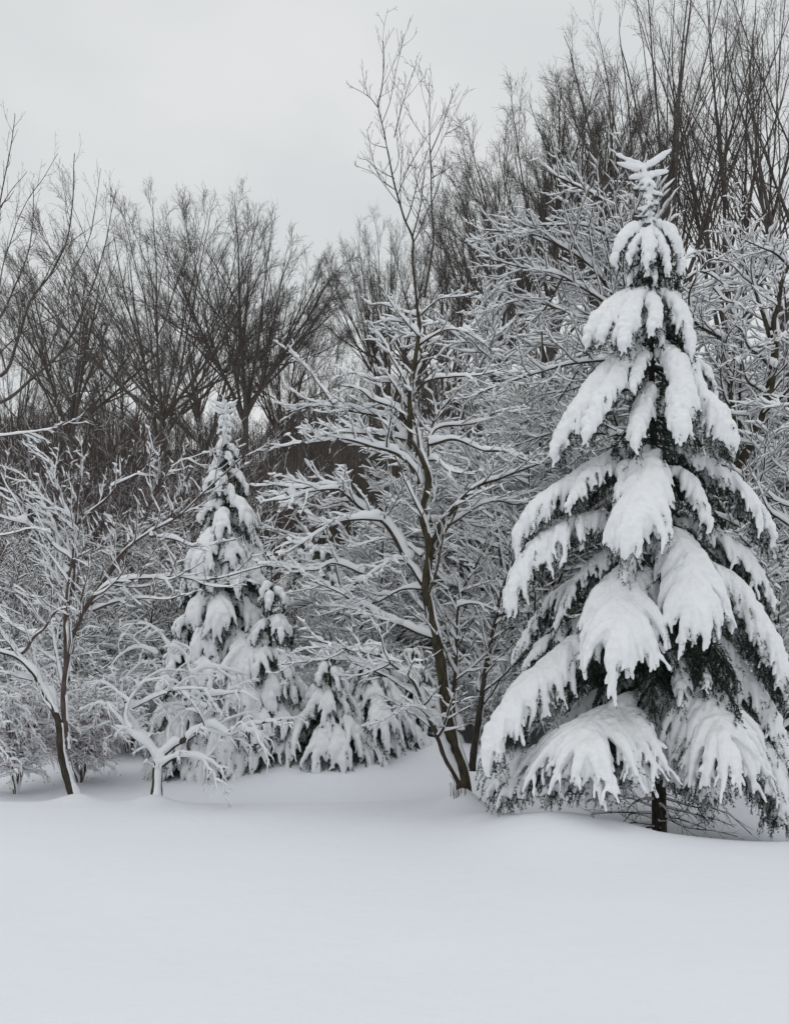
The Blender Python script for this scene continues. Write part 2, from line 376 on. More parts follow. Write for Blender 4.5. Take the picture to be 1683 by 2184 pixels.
hand_tree('magnolia_tree', 'tall multi-stemmed bare tree at the centre, snowy limbs below and thin bare top above', 'tree',
          G(1000, YB), YB, B_LIMBS, 11, SEC, TER, QUA, SNOW_B, 'bark', 'bark_trunk')

YC = 8.5
SNOW_C = dict(k=2.1, h0=0.010, hmax=0.078, gap=.03, web=1.5, wind=(.42, .14, 0))
SEC_C = dict(SEC, n=(5.5, 3, 14), lr=.36, up=.7, flat=.35, lmax=.7, ang=(25, 50)); TER_C = dict(TER, n=(13, 2, 8), up=.6, flat=.3); QUA_C = dict(QUA, n=(11, 1, 4), up=.4, flat=.1)
C_LIMBS = [
 (Z5((440,1420),(380,1250),(350,1100),(340,960),(290,840),(230,740),(210,690),(170,640),(95,575),(0,545),(-120,500)), .050, .020, 0, -.2, 'trunk'),
 (Z5((372,1100),(368,900),(375,700),(400,550),(415,450),(440,400),(480,320),(530,250),(620,170),(740,140),(900,130),(1000,115),(1150,135),(1300,110),(1450,70),(1600,40)), .034, .006, 0, -.5, 'limb'),
 (Z5((385,660),(380,450),(375,280),(400,100))+Z6((420,1500),(430,1330),(400,1260),(350,1180),(320,1080),(270,930),(190,880)), .026, .006, 0, .2, 'limb'),
 (Z6((430,1330),(480,1270),(600,1180),(680,1080),(740,900),(810,840)), .016, .005, .1, .3, 'limb'),
 (Z5((520,280))+Z6((600,1640),(720,1480),(850,1330),(950,1220),(1030,1140)), .020, .006, 0, .2, 'limb'),
 (Z5((480,320))+Z6((560,1690),(700,1480),(860,1360),(1000,1290),(1100,1200),(1200,1100),(1330,980),(1420,900)), .022, .005, 0, -.5, 'limb'),
 (Z6((860,1380),(1000,1400),(1100,1440),(1250,1420),(1350,1400)), .014, .005, -.2, -.4, 'limb'),
 (Z5((95,575),(60,500),(0,430),(-60,330)), .018, .008, -.1, -.3, 'limb'),
 (Z5((95,575),(150,540),(200,460),(260,410),(320,320),(420,290)), .020, .007, -.1, -.4, 'limb'),
 (Z5((385,300))+Z6((430,1550),(330,1450),(250,1370),(150,1310),(100,1200),(30,1080),(0,1000)), .020, .006, .1, 0, 'limb'),
 (Z5((215,715),(120,695),(40,670),(-60,655)), .014, .007, 0, -.3, 'limb'),
 (Z5((540,310),(680,260),(820,240),(950,250),(1060,220)), .017, .005, 0, -.6, 'limb'),
 (Z6((380,1600),(340,1500),(300,1300),(240,1180),(200,1100),(90,1010)), .016, .005, .1, .5, 'limb'),
 (Z6((430,1350),(450,1150),(470,1000),(460,800)), .014, .004, .1, -.1, 'limb'),
 (Z6((700,1470),(860,1200),(1000,980),(1100,930),(1250,880)), .014, .004, 0, .5, 'limb'),
 (Z5((330,960),(310,800),(270,740),(200,600),(180,450),(220,330)), .018, .006, .1, .4, 'limb'),
 (Z5((372,860),(330,600),(300,380),(290,100),(210,-80)), .016, .005, .1, .6, 'limb'),
 (Z6((640,1100),(830,1000),(870,880),(850,780)), .012, .004, .2, .3, 'limb'),
 (Z5((200,460),(80,400),(-40,300)), .013, .006, 0, .2, 'limb'), (Z6((150,1310),(60,1290),(-60,1250)), .012, .005, 0, -.2, 'limb'),
 (Z6((-60,1390),(60,1370),(180,1340),(300,1360)), .010, .004, -.4, -.3, 'limb'), (Z6((-60,815),(150,795),(330,760),(480,690)), .010, .003, 0, .2, 'limb'),
]
hand_tree('maple_tree', 'leaning bare tree at the left, curved dark trunk, long snowy limbs reaching right', 'tree',
          G(170, YC), YC, C_LIMBS, 12, SEC_C, TER_C, QUA_C, SNOW_C, 'bark_red', 'bark')

YD = 8.5
SEC_D = dict(SEC, n=(5.5, 3, 9), lr=.7, up=.1, flat=.35, lmax=.6, lmin=.15, ang=(30, 75), grav=.9, wig=.13)
TER_D = dict(TER, n=(8, 2, 5), up=0, grav=1.0, flat=.4, lmax=.28); QUA_D = dict(QUA, grav=.6)
D_LIMBS = [
 (Z5((895,1400),(900,1290),(903,1200),(905,1140)), .056, .050, 0, 0, 'trunk'),
 (Z5((900,1160),(850,1090),(800,1050),(740,1010),(660,970)), 0.0416, 0.0120, 0, -.2, 'limb'),
 (Z5((850,1090),(780,1000),(720,900)), 0.0286, 0.0120, 0, .2, 'limb'),
 (Z5((915,1150),(1000,1080),(1080,1040),(1150,990),(1220,970),(1320,1020),(1400,980),(1500,955),(1610,935)), 0.0416, 0.0084, 0, -.4, 'limb'),
 (Z5((920,1200),(1000,1150),(1080,1145),(1180,1170),(1240,1200),(1300,1290)), 0.0312, 0.0060, 0, -.5, 'limb'),
 (Z5((1040,1060),(1050,940),(1080,880)), 0.0169, 0.0060, 0, .1, 'limb'), (Z5((1165,985),(1180,870),(1195,800),(1100,790)), 0.0208, 0.0072, -.1, 0, 'limb'),
 (Z5((740,1000),(720,900),(760,800),(850,700),(950,650),(1050,660)), 0.0182, 0.0060, -.1, .1, 'limb'),
 (Z5((760,870),(900,800),(1050,760),(1200,760)), 0.0169, 0.0060, .1, -.3, 'limb'), (Z5((1195,800),(1280,790),(1380,780),(1480,830)), 0.0169, 0.0060, 0, -.2, 'limb'),
 (Z5((1110,800),(1095,690),(1080,620),(1090,540),(1000,490)), 0.0182, 0.0060, 0, .2, 'limb'), (Z5((1100,680),(1180,640),(1300,650),(1420,680)), 0.0169, 0.0060, 0, .1, 'limb'),
 (Z5((730,990),(640,880),(560,840),(500,900)), 0.0156, 0.0048, 0, -.2, 'limb'), (Z5((780,1000),(700,760),(800,620),(900,600)), 0.0156, 0.0048, .1, .4, 'limb'),
 (Z5((900,560),(800,520),(700,560),(620,650)), 0.0130, 0.0048, .3, .1, 'limb'), (Z5((1000,560),(880,410),(760,390),(670,420)), 0.0130, 0.0048, .2, .1, 'limb'),
 (Z5((960,1100),(980,960),(1120,880),(1300,900)), 0.0169, 0.0060, 0, .4, 'limb'), (Z5((850,1080),(900,900),(1000,850),(1150,860)), 0.0169, 0.0060, .1, .4, 'limb'),
 (Z5((1380,990),(1460,1010),(1560,1060)), 0.0104, 0.0048, -.4, -.4, 'limb'),
]
hand_tree('crabapple_tree', 'small short-trunked tree with a forked trunk and drooping snow-covered umbrella canopy', 'tree',
          G(335, YD), YD, D_LIMBS, 13, SEC_D, TER_D, QUA_D, dict(SNOW_B, k=2.6, hmax=.09, wind=(.30, -.50, 0)), 'bark', 'bark_trunk')

YL = 14.0
L_LIMBS = [
 ([(-190, 1500), (-150, 1000), (-110, 800), (-60, 690)], .13, .07, 0, 0, 'trunk'),
 (Z7((-100,760),(0,1040)[:0] or (-40,900),(30,880),(100,670),(180,550),(230,400),(245,180)), 0.036, .006, 0, -.3, 'bare'),
 (Z7((-80,1010),(20,990),(100,920),(180,850),(240,760),(330,540),(380,300)), 0.032, .005, 0, .5, 'bare'),
 (Z7((-60,820),(40,640),(100,480),(110,280)), 0.022, .005, 0, .3, 'bare'), (Z7((-80,700),(-20,450),(30,200),(50,50)), 0.022, .005, 0, -.5, 'bare'),
 (Z7((20,900),(-10,700),(60,400),(190,180)), 0.016, .004, 0, .8, 'bare'), (Z7((180,850),(300,740),(400,480)), 0.014, .004, .3, 0, 'bare'),
 (Z7((-60,480),(20,330),(90,240)), 0.012, .004, 0, .3, 'bare'), (Z7((230,760),(230,600),(300,430),(330,230)), 0.012, .004, .3, .6, 'bare'),
 (Z7((-60,900),(60,780),(200,700),(330,620)), 0.014, .004, 0, -.6, 'bare'),
]
SEC_L = dict(SEC, lmax=.9, lr=.25); TER_L = dict(TER, lmax=.5, n=(6, 2, 7)); QUA_L = dict(QUA, lmax=.4, n=(5, 1, 3), rmin=.002)
hand_tree('bare_tree', 'bare tree at the left edge with thin upswept branches against the grey sky', 'tree',
          G(-190, YL), YL, L_LIMBS, 14, SEC_L, TER_L, QUA_L, dict(SNOW_C, h0=.006), 'bark_grey', 'bark_grey')

YH = 11.0
H_LIMBS = [
 ([(1500, 1500), (1530, 1200)]+ZR((520,2150),(590,2030),(640,1970),(700,1870),(750,1730),(790,1640),(830,1520),(860,1420),(890,1200),(890,1020)), .085, .05, 0, 0, 'trunk'),
 (ZR((600,1950),(590,1750),(570,1450),(560,1280),(510,1180),(495,1060),(400,1000),(300,930),(210,810),(150,650)), .060, .016, .2, -.2, 'limb'),
 (ZR((495,1060),(520,1000),(540,950)), .02, .012, 0, 0, 'limb'),
 (ZR((860,1040),(800,850),(740,680),(670,500),(640,300),(630,60)), .040, .007, 0, .5, 'limb'),
 (ZR((890,1040),(890,900),(920,830),(940,650),(1000,500),(1100,300)), .045, .015, 0, -.3, 'limb'),
 (ZR((1040,560),(900,430),(800,380),(650,320)), .022, .008, 0, -.5, 'limb'), (ZR((1060,1000),(960,1030),(900,1080),(770,1120)), .030, .012, 0, -.5, 'limb'),
 (ZR((880,1280),(780,1180),(700,1120),(650,1000),(600,960)), .028, .010, 0, -.6, 'limb'),
 (ZR((860,1480),(760,1420),(680,1350),(640,1210),(540,1230)), .022, .008, 0, -.7, 'limb'),
 (ZR((270,880),(260,720),(350,540),(430,470),(580,490)), .018, .007, 0, -.6, 'limb'), (ZR((240,620),(340,560),(450,600),(540,670),(650,680)), .018, .006, -.2, -.5, 'limb'),
 (ZR((440,680),(520,770),(620,800),(690,860)), .016, .006, -.2, -.6, 'limb'), (ZR((220,600),(200,480),(300,420),(400,400)), .012, .005, -.2, .2, 'limb'),
 (ZR((770,660),(870,560),(900,640)), .014, .006, 0, .2, 'limb'), (ZR((880,820),(800,830),(720,770)), .016, .007, 0, -.4, 'limb'),
 (ZR((860,1460),(960,1340),(1060,1280)), .03, .012, 0, .2, 'limb'), (ZR((800,1700),(860,1500),(940,1400),(1080,1340)), .03, .012, .1, .5, 'limb'),
 (ZR((600,1650),(700,1520),(800,1480),(960,1490)), .016, .006, .2, -.5, 'limb'), (ZR((760,1760),(860,1640),(1000,1640),(1100,1660)), .018, .008, 0, -.3, 'limb'),
 ([(1480, 900), (1440, 800), (1340, 770), (1250, 770), (1180, 785), (1100, 810), (1020, 840)], .045, .010, .1, -.6, 'limb'),
 ([(1440, 740), (1390, 640), (1320, 500), (1300, 440), (1240, 400), (1180, 372)], .040, .012, .1, -.2, 'limb'),
 ([(1420, 740), (1320, 640), (1250, 560), (1150, 505), (1030, 490)], .038, .009, .1, -.3, 'limb'),
 ([(1430, 780), (1310, 660), (1200, 590), (1110, 570), (1030, 550)], .034, .008, .1, -.5, 'limb'),
 ([(1440, 760), (1340, 700), (1200, 660), (1120, 640), (1040, 660)], .032, .008, .1, .3, 'limb'),
 ([(1400, 700), (1290, 560), (1270, 470), (1230, 390)], .022, .007, .2, .5, 'limb'), ([(1300, 500), (1240, 480), (1150, 480), (1090, 470)], .018, .006, 0, -.5, 'limb'),
 ([(1460, 850), (1360, 830), (1260, 850), (1140, 890), (1060, 930)], .034, .008, .1, .4, 'limb'),
 ([(1470, 950), (1340, 930), (1200, 920), (1080, 960)], .032, .009, .1, -.2, 'limb'), ([(1200, 590), (1160, 660), (1090, 720)], .016, .005, -.3, -.1, 'limb'),
]
SEC_H = dict(SEC, n=(8, 3, 22), lmax=1.3, lr=.42, up=.3); TER_H = dict(TER, n=(11, 2, 10), lmax=.5); QUA_H = dict(QUA, n=(6, 1, 3), lmax=.22, rmin=.0014)
hand_tree('snowy_tree', 'big spreading snow-laden tree behind the large spruce with thick dark trunk to its right', 'tree',
          G(1500, YH), YH, H_LIMBS, 15, SEC_H, TER_H, QUA_H, dict(SNOW_B, k=1.9, hmax=.09, h0=.010), 'bark', 'bark_trunk')

# ------------------------------------------------------------------ snow-laden conifers
def remesh(name, parts, vox, m, parent, it=3):
    o = build(name, parts, m, None)
    md = o.modifiers.new('r', 'REMESH'); md.mode = 'VOXEL'; md.voxel_size = vox; md.use_smooth_shade = True
    if it:
        s = o.modifiers.new('s', 'SMOOTH'); s.factor = .5; s.iterations = it
    dm = o.modifiers.new('d', 'DISPLACE'); dm.texture = bpy.data.textures['snow_lumps']; dm.texture_coords = 'LOCAL'; dm.strength = .026; dm.mid_level = .5
    dg = bpy.context.evaluated_depsgraph_get()
    me = bpy.data.meshes.new_from_object(o.evaluated_get(dg))
    old = o.data; o.modifiers.clear(); o.data = me; bpy.data.meshes.remove(old)
    me.name = name
    if not me.materials: me.materials.append(m)
    me.polygons.foreach_set('use_smooth', np.ones(len(me.polygons), bool))
    o.parent = parent
    return o

def capsule(P, R, S=7):
    """closed round-ended tubes for remeshing; ends shrink"""
    r = tubes(P, R, S, cap=True)
    if r is None: return []
    return r

def needles(P, R, rng, per_m, ln, wd, fwd=.9):
    B, N, _ = P.shape
    if B == 0: return None
    Lp = np.linalg.norm(np.diff(P, axis=1), axis=-1).sum(1); cnt = np.maximum(4, (Lp*per_m)).astype(int)
    idx = np.repeat(np.arange(B), cnt); C = len(idx)
    x = rng.uniform(0.02, 1, C)*(N-1); i = np.minimum(x.astype(int), N-2); f = (x-i)[:, None]
    p = P[idx, i]*(1-f)+P[idx, i+1]*f; T = nrm(P[idx, i+1]-P[idx, i])
    q = rng.normal(0, 1, (C, 3)); q = nrm(q-(q*T).sum(1, keepdims=True)*T); d = nrm(q+T*fwd)
    w = nrm(np.cross(d, rng.normal(0, 1, (C, 3))))*wd*.5; l = (ln*rng.uniform(.7, 1.2, C))[:, None]
    V = np.stack([p-w, p+w, p+d*l], 1).reshape(-1, 3)
    return V, np.arange(C*3).reshape(-1, 3)

TEX = bpy.data.textures.new('snow_lumps', 'CLOUDS'); TEX.noise_scale = .075; TEX.noise_depth = 2
def bough(parent, spine, width, rng, axis, snow=.05, lat=.046, cover=1.0, droop=1.0, vox=.0085, wtop=.35, tipw=.3, nd=(200, .026, .006), label=None, pillow=1.0, tip=.015, stem_r=.014, fwd=.8, start=.1, hang=1.0):
    """one limb: woody spine, lateral twigs with needles, and the load of snow on it as a sub-part (parent None: return the pieces)"""
    P = resample(spine, 26)[None]; Ls = np.linalg.norm(np.diff(P[0], axis=0), axis=1).sum()
    n = int(np.clip(Ls*(1-start)/lat, 5, 60)); N = 9
    t = np.repeat(np.linspace(start, .98, n), 2)+rng.normal(0, .010, 2*n); t = np.clip(t, start*.6, .985)
    t[-6:] = rng.uniform(.86, .985, 6); C = 2*n
    sg = np.tile([1., -1.], n)
    x = t*25; i = np.minimum(x.astype(int), 24); f = (x-i)[:, None]
    p0 = P[0][i]*(1-f)+P[0][i+1]*f; T = nrm(P[0][i+1]-P[0][i])
    T0 = nrm((P[0][-1]-P[0][0])[None])[0]; hz_ = np.array([T0[0], T0[1], 0.0]); hz_ = hz_/max(np.linalg.norm(hz_), 1e-6)
    side = np.array([hz_[1], -hz_[0], 0.0])
    shp = np.where(t < wtop, (np.clip(t, .02, 1)/wtop)**.6, 1-(1-tipw)*((t-wtop)/(1-wtop))**1.3)
    Ln = width*shp*rng.uniform(.58, 1.38, C)
    sm = rng.uniform(.55, 1.05, (C, 1)); sm[-6:] *= .35
    d = nrm(T*(fwd+.3*t[:, None]**4)+side*sg[:, None]*(sm*(1-.55*t[:, None]**6))+rng.normal(0, .10, (C, 3)))
    Q = np.empty((C, N, 3)); Q[:, 0] = p0; ds = (Ln/(N-1))[:, None]
    for j in range(1, N):
        d = nrm(d+np.array([0, 0, -droop*1.5/(N-1)])*(j/N+.2)+rng.normal(0, .04, (C, 3)))
        Q[:, j] = Q[:, j-1]+d*ds
    R1 = np.full((C, N), .004)*np.linspace(1, .5, N)
    Q2, R2 = grow(Q, R1, (8, 1, 5), rng, t=(.45, .92), lr=.36, ltaper=.3, ang=(22, 36), N=5, up=-.5*droop, wig=.06, rk=.7, flat=.85, lmin=.06, lmax=.24)
    Rs = (stem_r*(1-.75*np.linspace(0, 1, 26)))[None]
    Qh, Rh = grow(Q, R1, (12*hang, 1, 7), rng, t=(.05, .98), ang=(45, 85), N=5, absl=min(.26, .10+.35*width), ltaper=.25, up=-2.2, wig=.10, rk=.8, flat=.3, lmin=.06)
    Ph, RPh = grow(P, Rs, (14*hang, 3, 22), rng, t=(start, .98), ang=(60, 90), N=5, absl=min(.3, .12+.4*width), ltaper=.3, up=-2.2, wig=.10, rk=.4, flat=.2, lmin=.06)
    parts = [tubes(P, Rs, 6), tubes(Q, R1, 3), needles(P, Rs, rng, nd[0]*.7, nd[1], nd[2]), needles(Q, R1, rng, nd[0], nd[1]*.8, nd[2]), needles(Q2, R2, rng, nd[0], nd[1]*.8, nd[2]), needles(Qh, Rh, rng, nd[0], nd[1], nd[2]), needles(Ph, RPh, rng, nd[0], nd[1], nd[2])]
    if parent is None: return parts
    o = build('bough', parts, M['needle'], parent, smooth=False)
    if label: o['label'] = label
    if snow > 0:
        outw = hz_*.55+np.array([0, 0, .8]); outw /= np.linalg.norm(outw)
        u = np.linspace(0, 1, N)[None]
        full = np.clip((1-u)/.58, 0, 1)**.9
        rr = tip+(snow*rng.uniform(.85, 1.15, (C, 1))-tip)*full*(cover**.5)
        rr = np.maximum(rr, tip*.8)*(1+.10*np.sin(u*9+rng.uniform(0, 6, (C, 1)))); rr[:, -1] = tip*.75
        keep = rng.uniform(0, 1, C) < .55+.45*cover
        lift = rr*.6+.012
        A = (Q+outw*lift[..., None])[keep]; RA = rr[keep]
        u2 = np.linspace(0, 1, 5)[None]; r2 = np.maximum(snow*.48*rng.uniform(.55, 1.0, (len(Q2), 1))*(1-.55*u2), tip*.95)*cover**.5; r2[:, -1] = tip*.7
        k2 = rng.uniform(0, 1, len(Q2)) < .25+.6*cover
        A2 = (Q2+outw*(r2*.5+.010)[..., None])[k2]; RA2 = r2[k2]
        us = np.linspace(0, 1, 26); rs = snow*1.25*pillow*np.clip((us-start*.5)/.25, .25, 1)**.8*np.clip((1.02-us)/.5, .25, 1)**.6*(1+.08*np.sin(us*15+rng.uniform(0, 6)))
        rs = np.maximum(rs*(.3+.7*cover), .012); rs[0] = .008; rs[-1] = tip*.7
        As = P+outw*(rs*.6)[None, :, None]
        remesh('snow_load', capsule(A, RA)+capsule(A2, RA2, 6)+capsule(As, rs[None], 8), vox, M['snow'], o, 2)
    return o

def Z1(*p): return [(976.5+x*.4199, 906.7+y*.4199) for x, y in p]
def Z2(*p): return [(976.5+x*.4199, 279+y*.4199) for x, y in p]
YA = 7.7
def big_spruce():
    rng = np.random.default_rng(21)
    base = G(1403, YA)
    root = thing('spruce_tree', base, 'largest snow-laden spruce on the right with drooping white boughs and snowy topknot', 'tree')
    tp = resample(ctrl_px([(1406, 1790), (1403, 1600), (1397, 1250), (1395, 1000), (1388, 750), (1386, 480), (1384, 345)], YA, 0, 0)-base, 40)
    build('trunk', [tubes(tp[None], np.linspace(.072, .008, 40)[None], 10)], M['bark'], root)
    def bo(pts, width, d0, d1, snow=.05, seed=0, bend=None, **k):
        n = len(pts); s = np.linspace(0, 1, n)**.8
        c = np.array([PX(px, py, YA+d0+(d1-d0)*u) for (px, py), u in zip(pts, s)])-base
        return bough(root, c, width*(1.28 if seed < 34 else 1.14)*1.06, np.random.default_rng(100+seed), None, snow, **k)
    S = [
     # pts, width, depth0, depth1, snow, extras
     (Z1((985,130),(975,200),(955,310),(915,450),(880,580)), .34, -.05, -.95, .060, dict(wtop=.55, tipw=.35, droop=1.5, hang=.5, fwd=.62)),                 # centre tongue
     (Z1((1000,520),(1085,590),(1140,700),(1180,830),(1215,960)), .42, -.05, -1.0, .062, dict(wtop=.6, tipw=.5, droop=1.6, hang=.5, fwd=.62)),             # right of centre
     (Z1((990,700),(850,800),(830,900),(825,1010),(815,1110)), .46, -.05, -1.05, .074, dict(wtop=.55, tipw=.6, droop=1.5, pillow=1.3, hang=.5, fwd=.62)),     # great hanging bough
     (Z1((930,880),(640,1090),(450,1260),(300,1410),(210,1540),(165,1690)), .34, -.05, -.75, .058, dict(wtop=.55, droop=1.7, tipw=.4)),     # long left
     (Z1((985,450),(800,480),(620,500),(440,590),(320,750),(262,950)), .30, -.02, -.45, .048, dict(wtop=.5, droop=1.9)),
     (Z1((985,110),(780,170),(600,275),(430,390),(345,500),(308,620)), .25, 0, -.35, .042, dict(wtop=.6, droop=1.9)),
     (Z1((1000,105),(1150,150),(1300,240),(1450,350),(1545,480),(1588,610)), .27, 0, -.20, .045, dict(wtop=.6, droop=1.9)),
     (Z1((1000,480),(1250,540),(1400,640),(1510,760),(1575,900)), .27, 0, -.15, .042, dict(wtop=.6, droop=1.9)),
     (Z1((1010,660),(1270,740),(1400,830),(1520,1000),(1600,1150),(1650,1290)), .36, -.02, -.55, .055, dict(wtop=.55, droop=1.8)),
     (Z1((1010,950),(1290,1100),(1420,1260),(1530,1400),(1600,1530),(1640,1700)), .32, -.03, -.45, .052, dict(wtop=.55, droop=1.8)),
     (Z1((1000,1270),(900,1390),(800,1490),(720,1545),(685,1595),(675,1655)), .55, -.05, -1.05, .064, dict(wtop=.62, tipw=.6, droop=1.15, pillow=1.4, start=.42, fwd=.5, hang=.4)),  # bottom dome left
     (Z1((1010,1130),(1150,1270),(1245,1400),(1290,1480),(1315,1560),(1330,1610)), .52, -.05, -1.0, .060, dict(wtop=.6, tipw=.6, droop=1.3, start=.3, fwd=.6, pillow=1.2, hang=.4)),  # bottom dome right
     (Z1((1030,1200),(1350,1420),(1520,1600),(1600,1760),(1640,1960)), .34, -.05, -.60, .050, dict(wtop=.6, droop=1.6)),
     (Z1((980,1350),(700,1500),(480,1620),(300,1740),(170,1860)), .30, 0, -.30, .036, dict(wtop=.5, droop=1.7, cover=.6)),
     (Z1((980,1450),(760,1620),(520,1700),(330,1790),(220,1900)), .26, 0, -.6, .034, dict(wtop=.5, droop=1.5, cover=.6)),
     (Z1((985,1250),(700,1380),(500,1560),(380,1700)), .26, 0, -.2, .034, dict(droop=1.8, cover=.5)),
     (Z1((1000,640),(900,640),(860,720),(850,770)), .14, -.1, -.7, .034, dict(droop=1.5, cover=.7)),
     (Z1((985,240),(700,230),(620,320),(560,420)), .17, 0, -.55, .032, dict(droop=1.9, cover=.8)),
     (Z1((1000,230),(1150,260),(1220,380),(1270,520)), .16, 0, -.60, .034, dict(droop=1.7, cover=.9)),
     (Z1((985,250),(850,200),(830,300),(810,380)), .10, 0, -.6, .026, dict(droop=1.7, cover=.7)),
     (Z1((985,600),(750,660),(600,800),(500,1030)), .20, 0, -.3, .030, dict(droop=2.0, cover=.6)),
     (Z1((985,800),(620,1000),(440,1110),(340,1240)), .22, 0, -.15, .032, dict(droop=1.9, cover=.6)),
     (Z1((985,700),(600,800),(420,960),(300,1180)), .26, 0, 0.1, .034, dict(droop=1.9, cover=.6)),
     (Z1((1000,1120),(1080,1160),(1130,1260),(1120,1400)), .16, -.1, -.7, .026, dict(droop=1.4, cover=.55)),
     (Z1((1000,1150),(1200,1180),(1240,1260),(1250,1330)), .12, -.1, -.7, .024, dict(droop=1.4, cover=.6)),
     (Z1((1000,1300),(1060,1420),(1060,1560),(1080,1700),(1130,1830)), .22, -.1, -.75, .030, dict(droop=1.3, cover=.7)),
     (Z1((1000,1550),(1150,1760),(1220,1870),(1260,1960)), .20, 0, -.6, .028, dict(droop=1.2, cover=.6)),
     (Z1((1000,1500),(1350,1700),(1520,1850),(1580,1990)), .26, 0, -.35, .036, dict(droop=1.5, cover=.8)),
     (Z1((1000,620),(1300,640),(1420,720),(1480,850)), .22, 0, .2, .034, dict(droop=1.9, cover=.7)),
     (Z1((1000,900),(1400,1000),(1560,1180),(1660,1400)), .30, 0, .3, .044, dict(droop=1.8)),
     (Z1((1000,1330),(965,1480),(930,1600),(905,1690)), .30, -.05, -.70, .044, dict(droop=1.4, cover=.8)),
     (Z1((1000,1560),(1160,1680),(1250,1770),(1300,1860)), .26, -.05, -.85, .036, dict(droop=1.3, cover=.75)),
     (Z1((1005,1440),(1020,1580),(1045,1690),(1060,1780)), .24, -.05, -.60, .040, dict(droop=1.4, cover=.8)),
     (Z1((990,1600),(800,1740),(620,1800),(470,1850)), .26, 0, -.75, .036, dict(droop=1.3, cover=.75)),
     # crown above
     (Z2((985,1105),(860,1150),(730,1250),(640,1380),(560,1500),(495,1650)), .26, 0, -.35, .048, dict(wtop=.55, droop=1.9)),
     (Z2((985,1110),(860,1170),(780,1290),(700,1420),(660,1560)), .20, 0, -.60, .044, dict(wtop=.55, droop=1.8)),
     (Z2((995,1105),(1080,1150),(1120,1260),(1130,1400),(1120,1560)), .23, 0, -.75, .054, dict(wtop=.5, droop=1.5)),
     (Z2((1000,1110),(1140,1180),(1220,1330),(1330,1470),(1400,1640)), .28, 0, -.45, .052, dict(wtop=.55, droop=1.7)),
     (Z2((1000,1130),(1180,1180),(1260,1290),(1300,1440)), .20, 0, .2, .042, dict(droop=1.8)),
     (Z2((985,1300),(950,1360),(920,1480),(900,1610)), .17, 0, -.60, .044, dict(droop=1.4)),
     (Z2((985,1180),(940,1150),(905,1240),(890,1320)), .10, 0, -.5, .032, dict(droop=1.6)),
     (Z2((985,1180),(800,1240),(700,1370),(640,1500)), .20, 0, .3, .036, dict(droop=1.9)),
     (Z2((965,820),(850,850),(745,920),(690,1000),(662,1085)), .18, 0, -.20, .042, dict(wtop=.5, droop=1.9)),
     (Z2((965,825),(920,850),(870,930),(850,1020),(842,1110)), .17, 0, -.50, .046, dict(wtop=.5, droop=1.6)),
     (Z2((965,825),(850,870),(770,960),(725,1080)), .16, 0, -.35, .040, dict(droop=1.8)),
     (Z2((970,830),(1050,850),(1110,900),(1150,1000),(1172,1140)), .18, 0, -.35, .042, dict(droop=1.8)),
     (Z2((970,830),(985,860),(1000,940),(980,1030)), .13, 0, -.5, .036, dict(droop=1.5)),
     (Z2((970,840),(1080,840),(1150,960),(1160,1080)), .14, 0, .25, .036, dict(droop=1.8)),
     (Z2((965,900),(900,1000),(880,1090)), .10, 0, -.25, .030, dict(droop=1.5)), (Z2((965,900),(1010,980),(1030,1090)), .10, 0, -.25, .028, dict(droop=1.5)),
     (Z2((965,487),(900,500),(850,540),(820,600),(802,680)), .12, 0, -.12, .040, dict(droop=1.9)),
     (Z2((968,487),(1040,500),(1085,550),(1110,630),(1122,715)), .13, 0, -.12, .042, dict(droop=1.9)),
     (Z2((966,500),(968,540),(970,600),(962,680)), .10, 0, -.35, .036, dict(droop=1.6)),
     (Z2((966,500),(930,540),(890,600),(870,660)), .09, 0, -.2, .030, dict(droop=1.7)), (Z2((966,500),(1020,560),(1050,650),(1060,720)), .09, 0, -.25, .030, dict(droop=1.7)),
    ]
    for i in range(34):      # short hanging sprays round the upper trunk
        a = rng.uniform(0, 2*pi); y = rng.uniform(570, 800) if i < 20 else rng.uniform(960, 1100)
        q = 38+(y-570)*.12; x0 = 966
        S.append((Z2((x0, y-40), (x0+math.cos(a)*q, y-10), (x0+math.cos(a)*q*1.7, y+45)),   .065, 0, -.20*math.sin(a), .027, dict(droop=1.3, lat=.035, tip=.013, hang=.4)))
    for i, (pts, w, d0, d1, sn, k) in enumerate(S): bo(pts, w, d0, d1, sn, seed=i, **k)
    # topknot: stacked stubby fingers round the leader
    F1 = []
    for (x0, y0, x1, y1, r0) in [(945,185,800,122,.026),(940,200,804,168,.034),(945,190,1082,100,.036),(935,200,925,190,.03),(950,225,865,245,.032),(965,225,1070,210,.034),(975,230,1000,230,.03)]:
        F1.append((x0, y0, x1, y1, r0))
    for j, y in enumerate(np.linspace(275, 465, 7)):
        q = 78-j*7
        for a in rng.uniform(-1.1, 1.1, 5): F1.append((962, y-18+rng.uniform(-9, 9), 962+q*a, y+rng.uniform(-12, 24), rng.uniform(.019, .031)-j*.0008))
    cap_ = []; woodp = []
    for x0, y0, x1, y1, r0 in F1:
        (a, b), (c, d) = Z2((x0, y0), (x1, y1)); dd = -.13*(1-min(1, abs(x1-960)/90))+rng.uniform(-.03, .03)
        p = np.array([PX(a, b, YA), PX((a+c)/2, (b+d)/2+2, YA+dd*.6), PX(c, d, YA+dd)])-base; p = resample(p, 8)
        rr = r0*np.array([.7, .95, 1, 1, .95, .85, .65, .35]); cap_ += capsule(p[None]+np.array([0, 0, .012]), rr[None]); woodp.append(p)
    lead = resample(ctrl_px(Z2((966,490),(964,350),(955,250),(945,185),(942,165)), YA, 0, -.02)-base, 12)
    cap_ += capsule(lead[None], np.linspace(.03, .02, 12)[None])
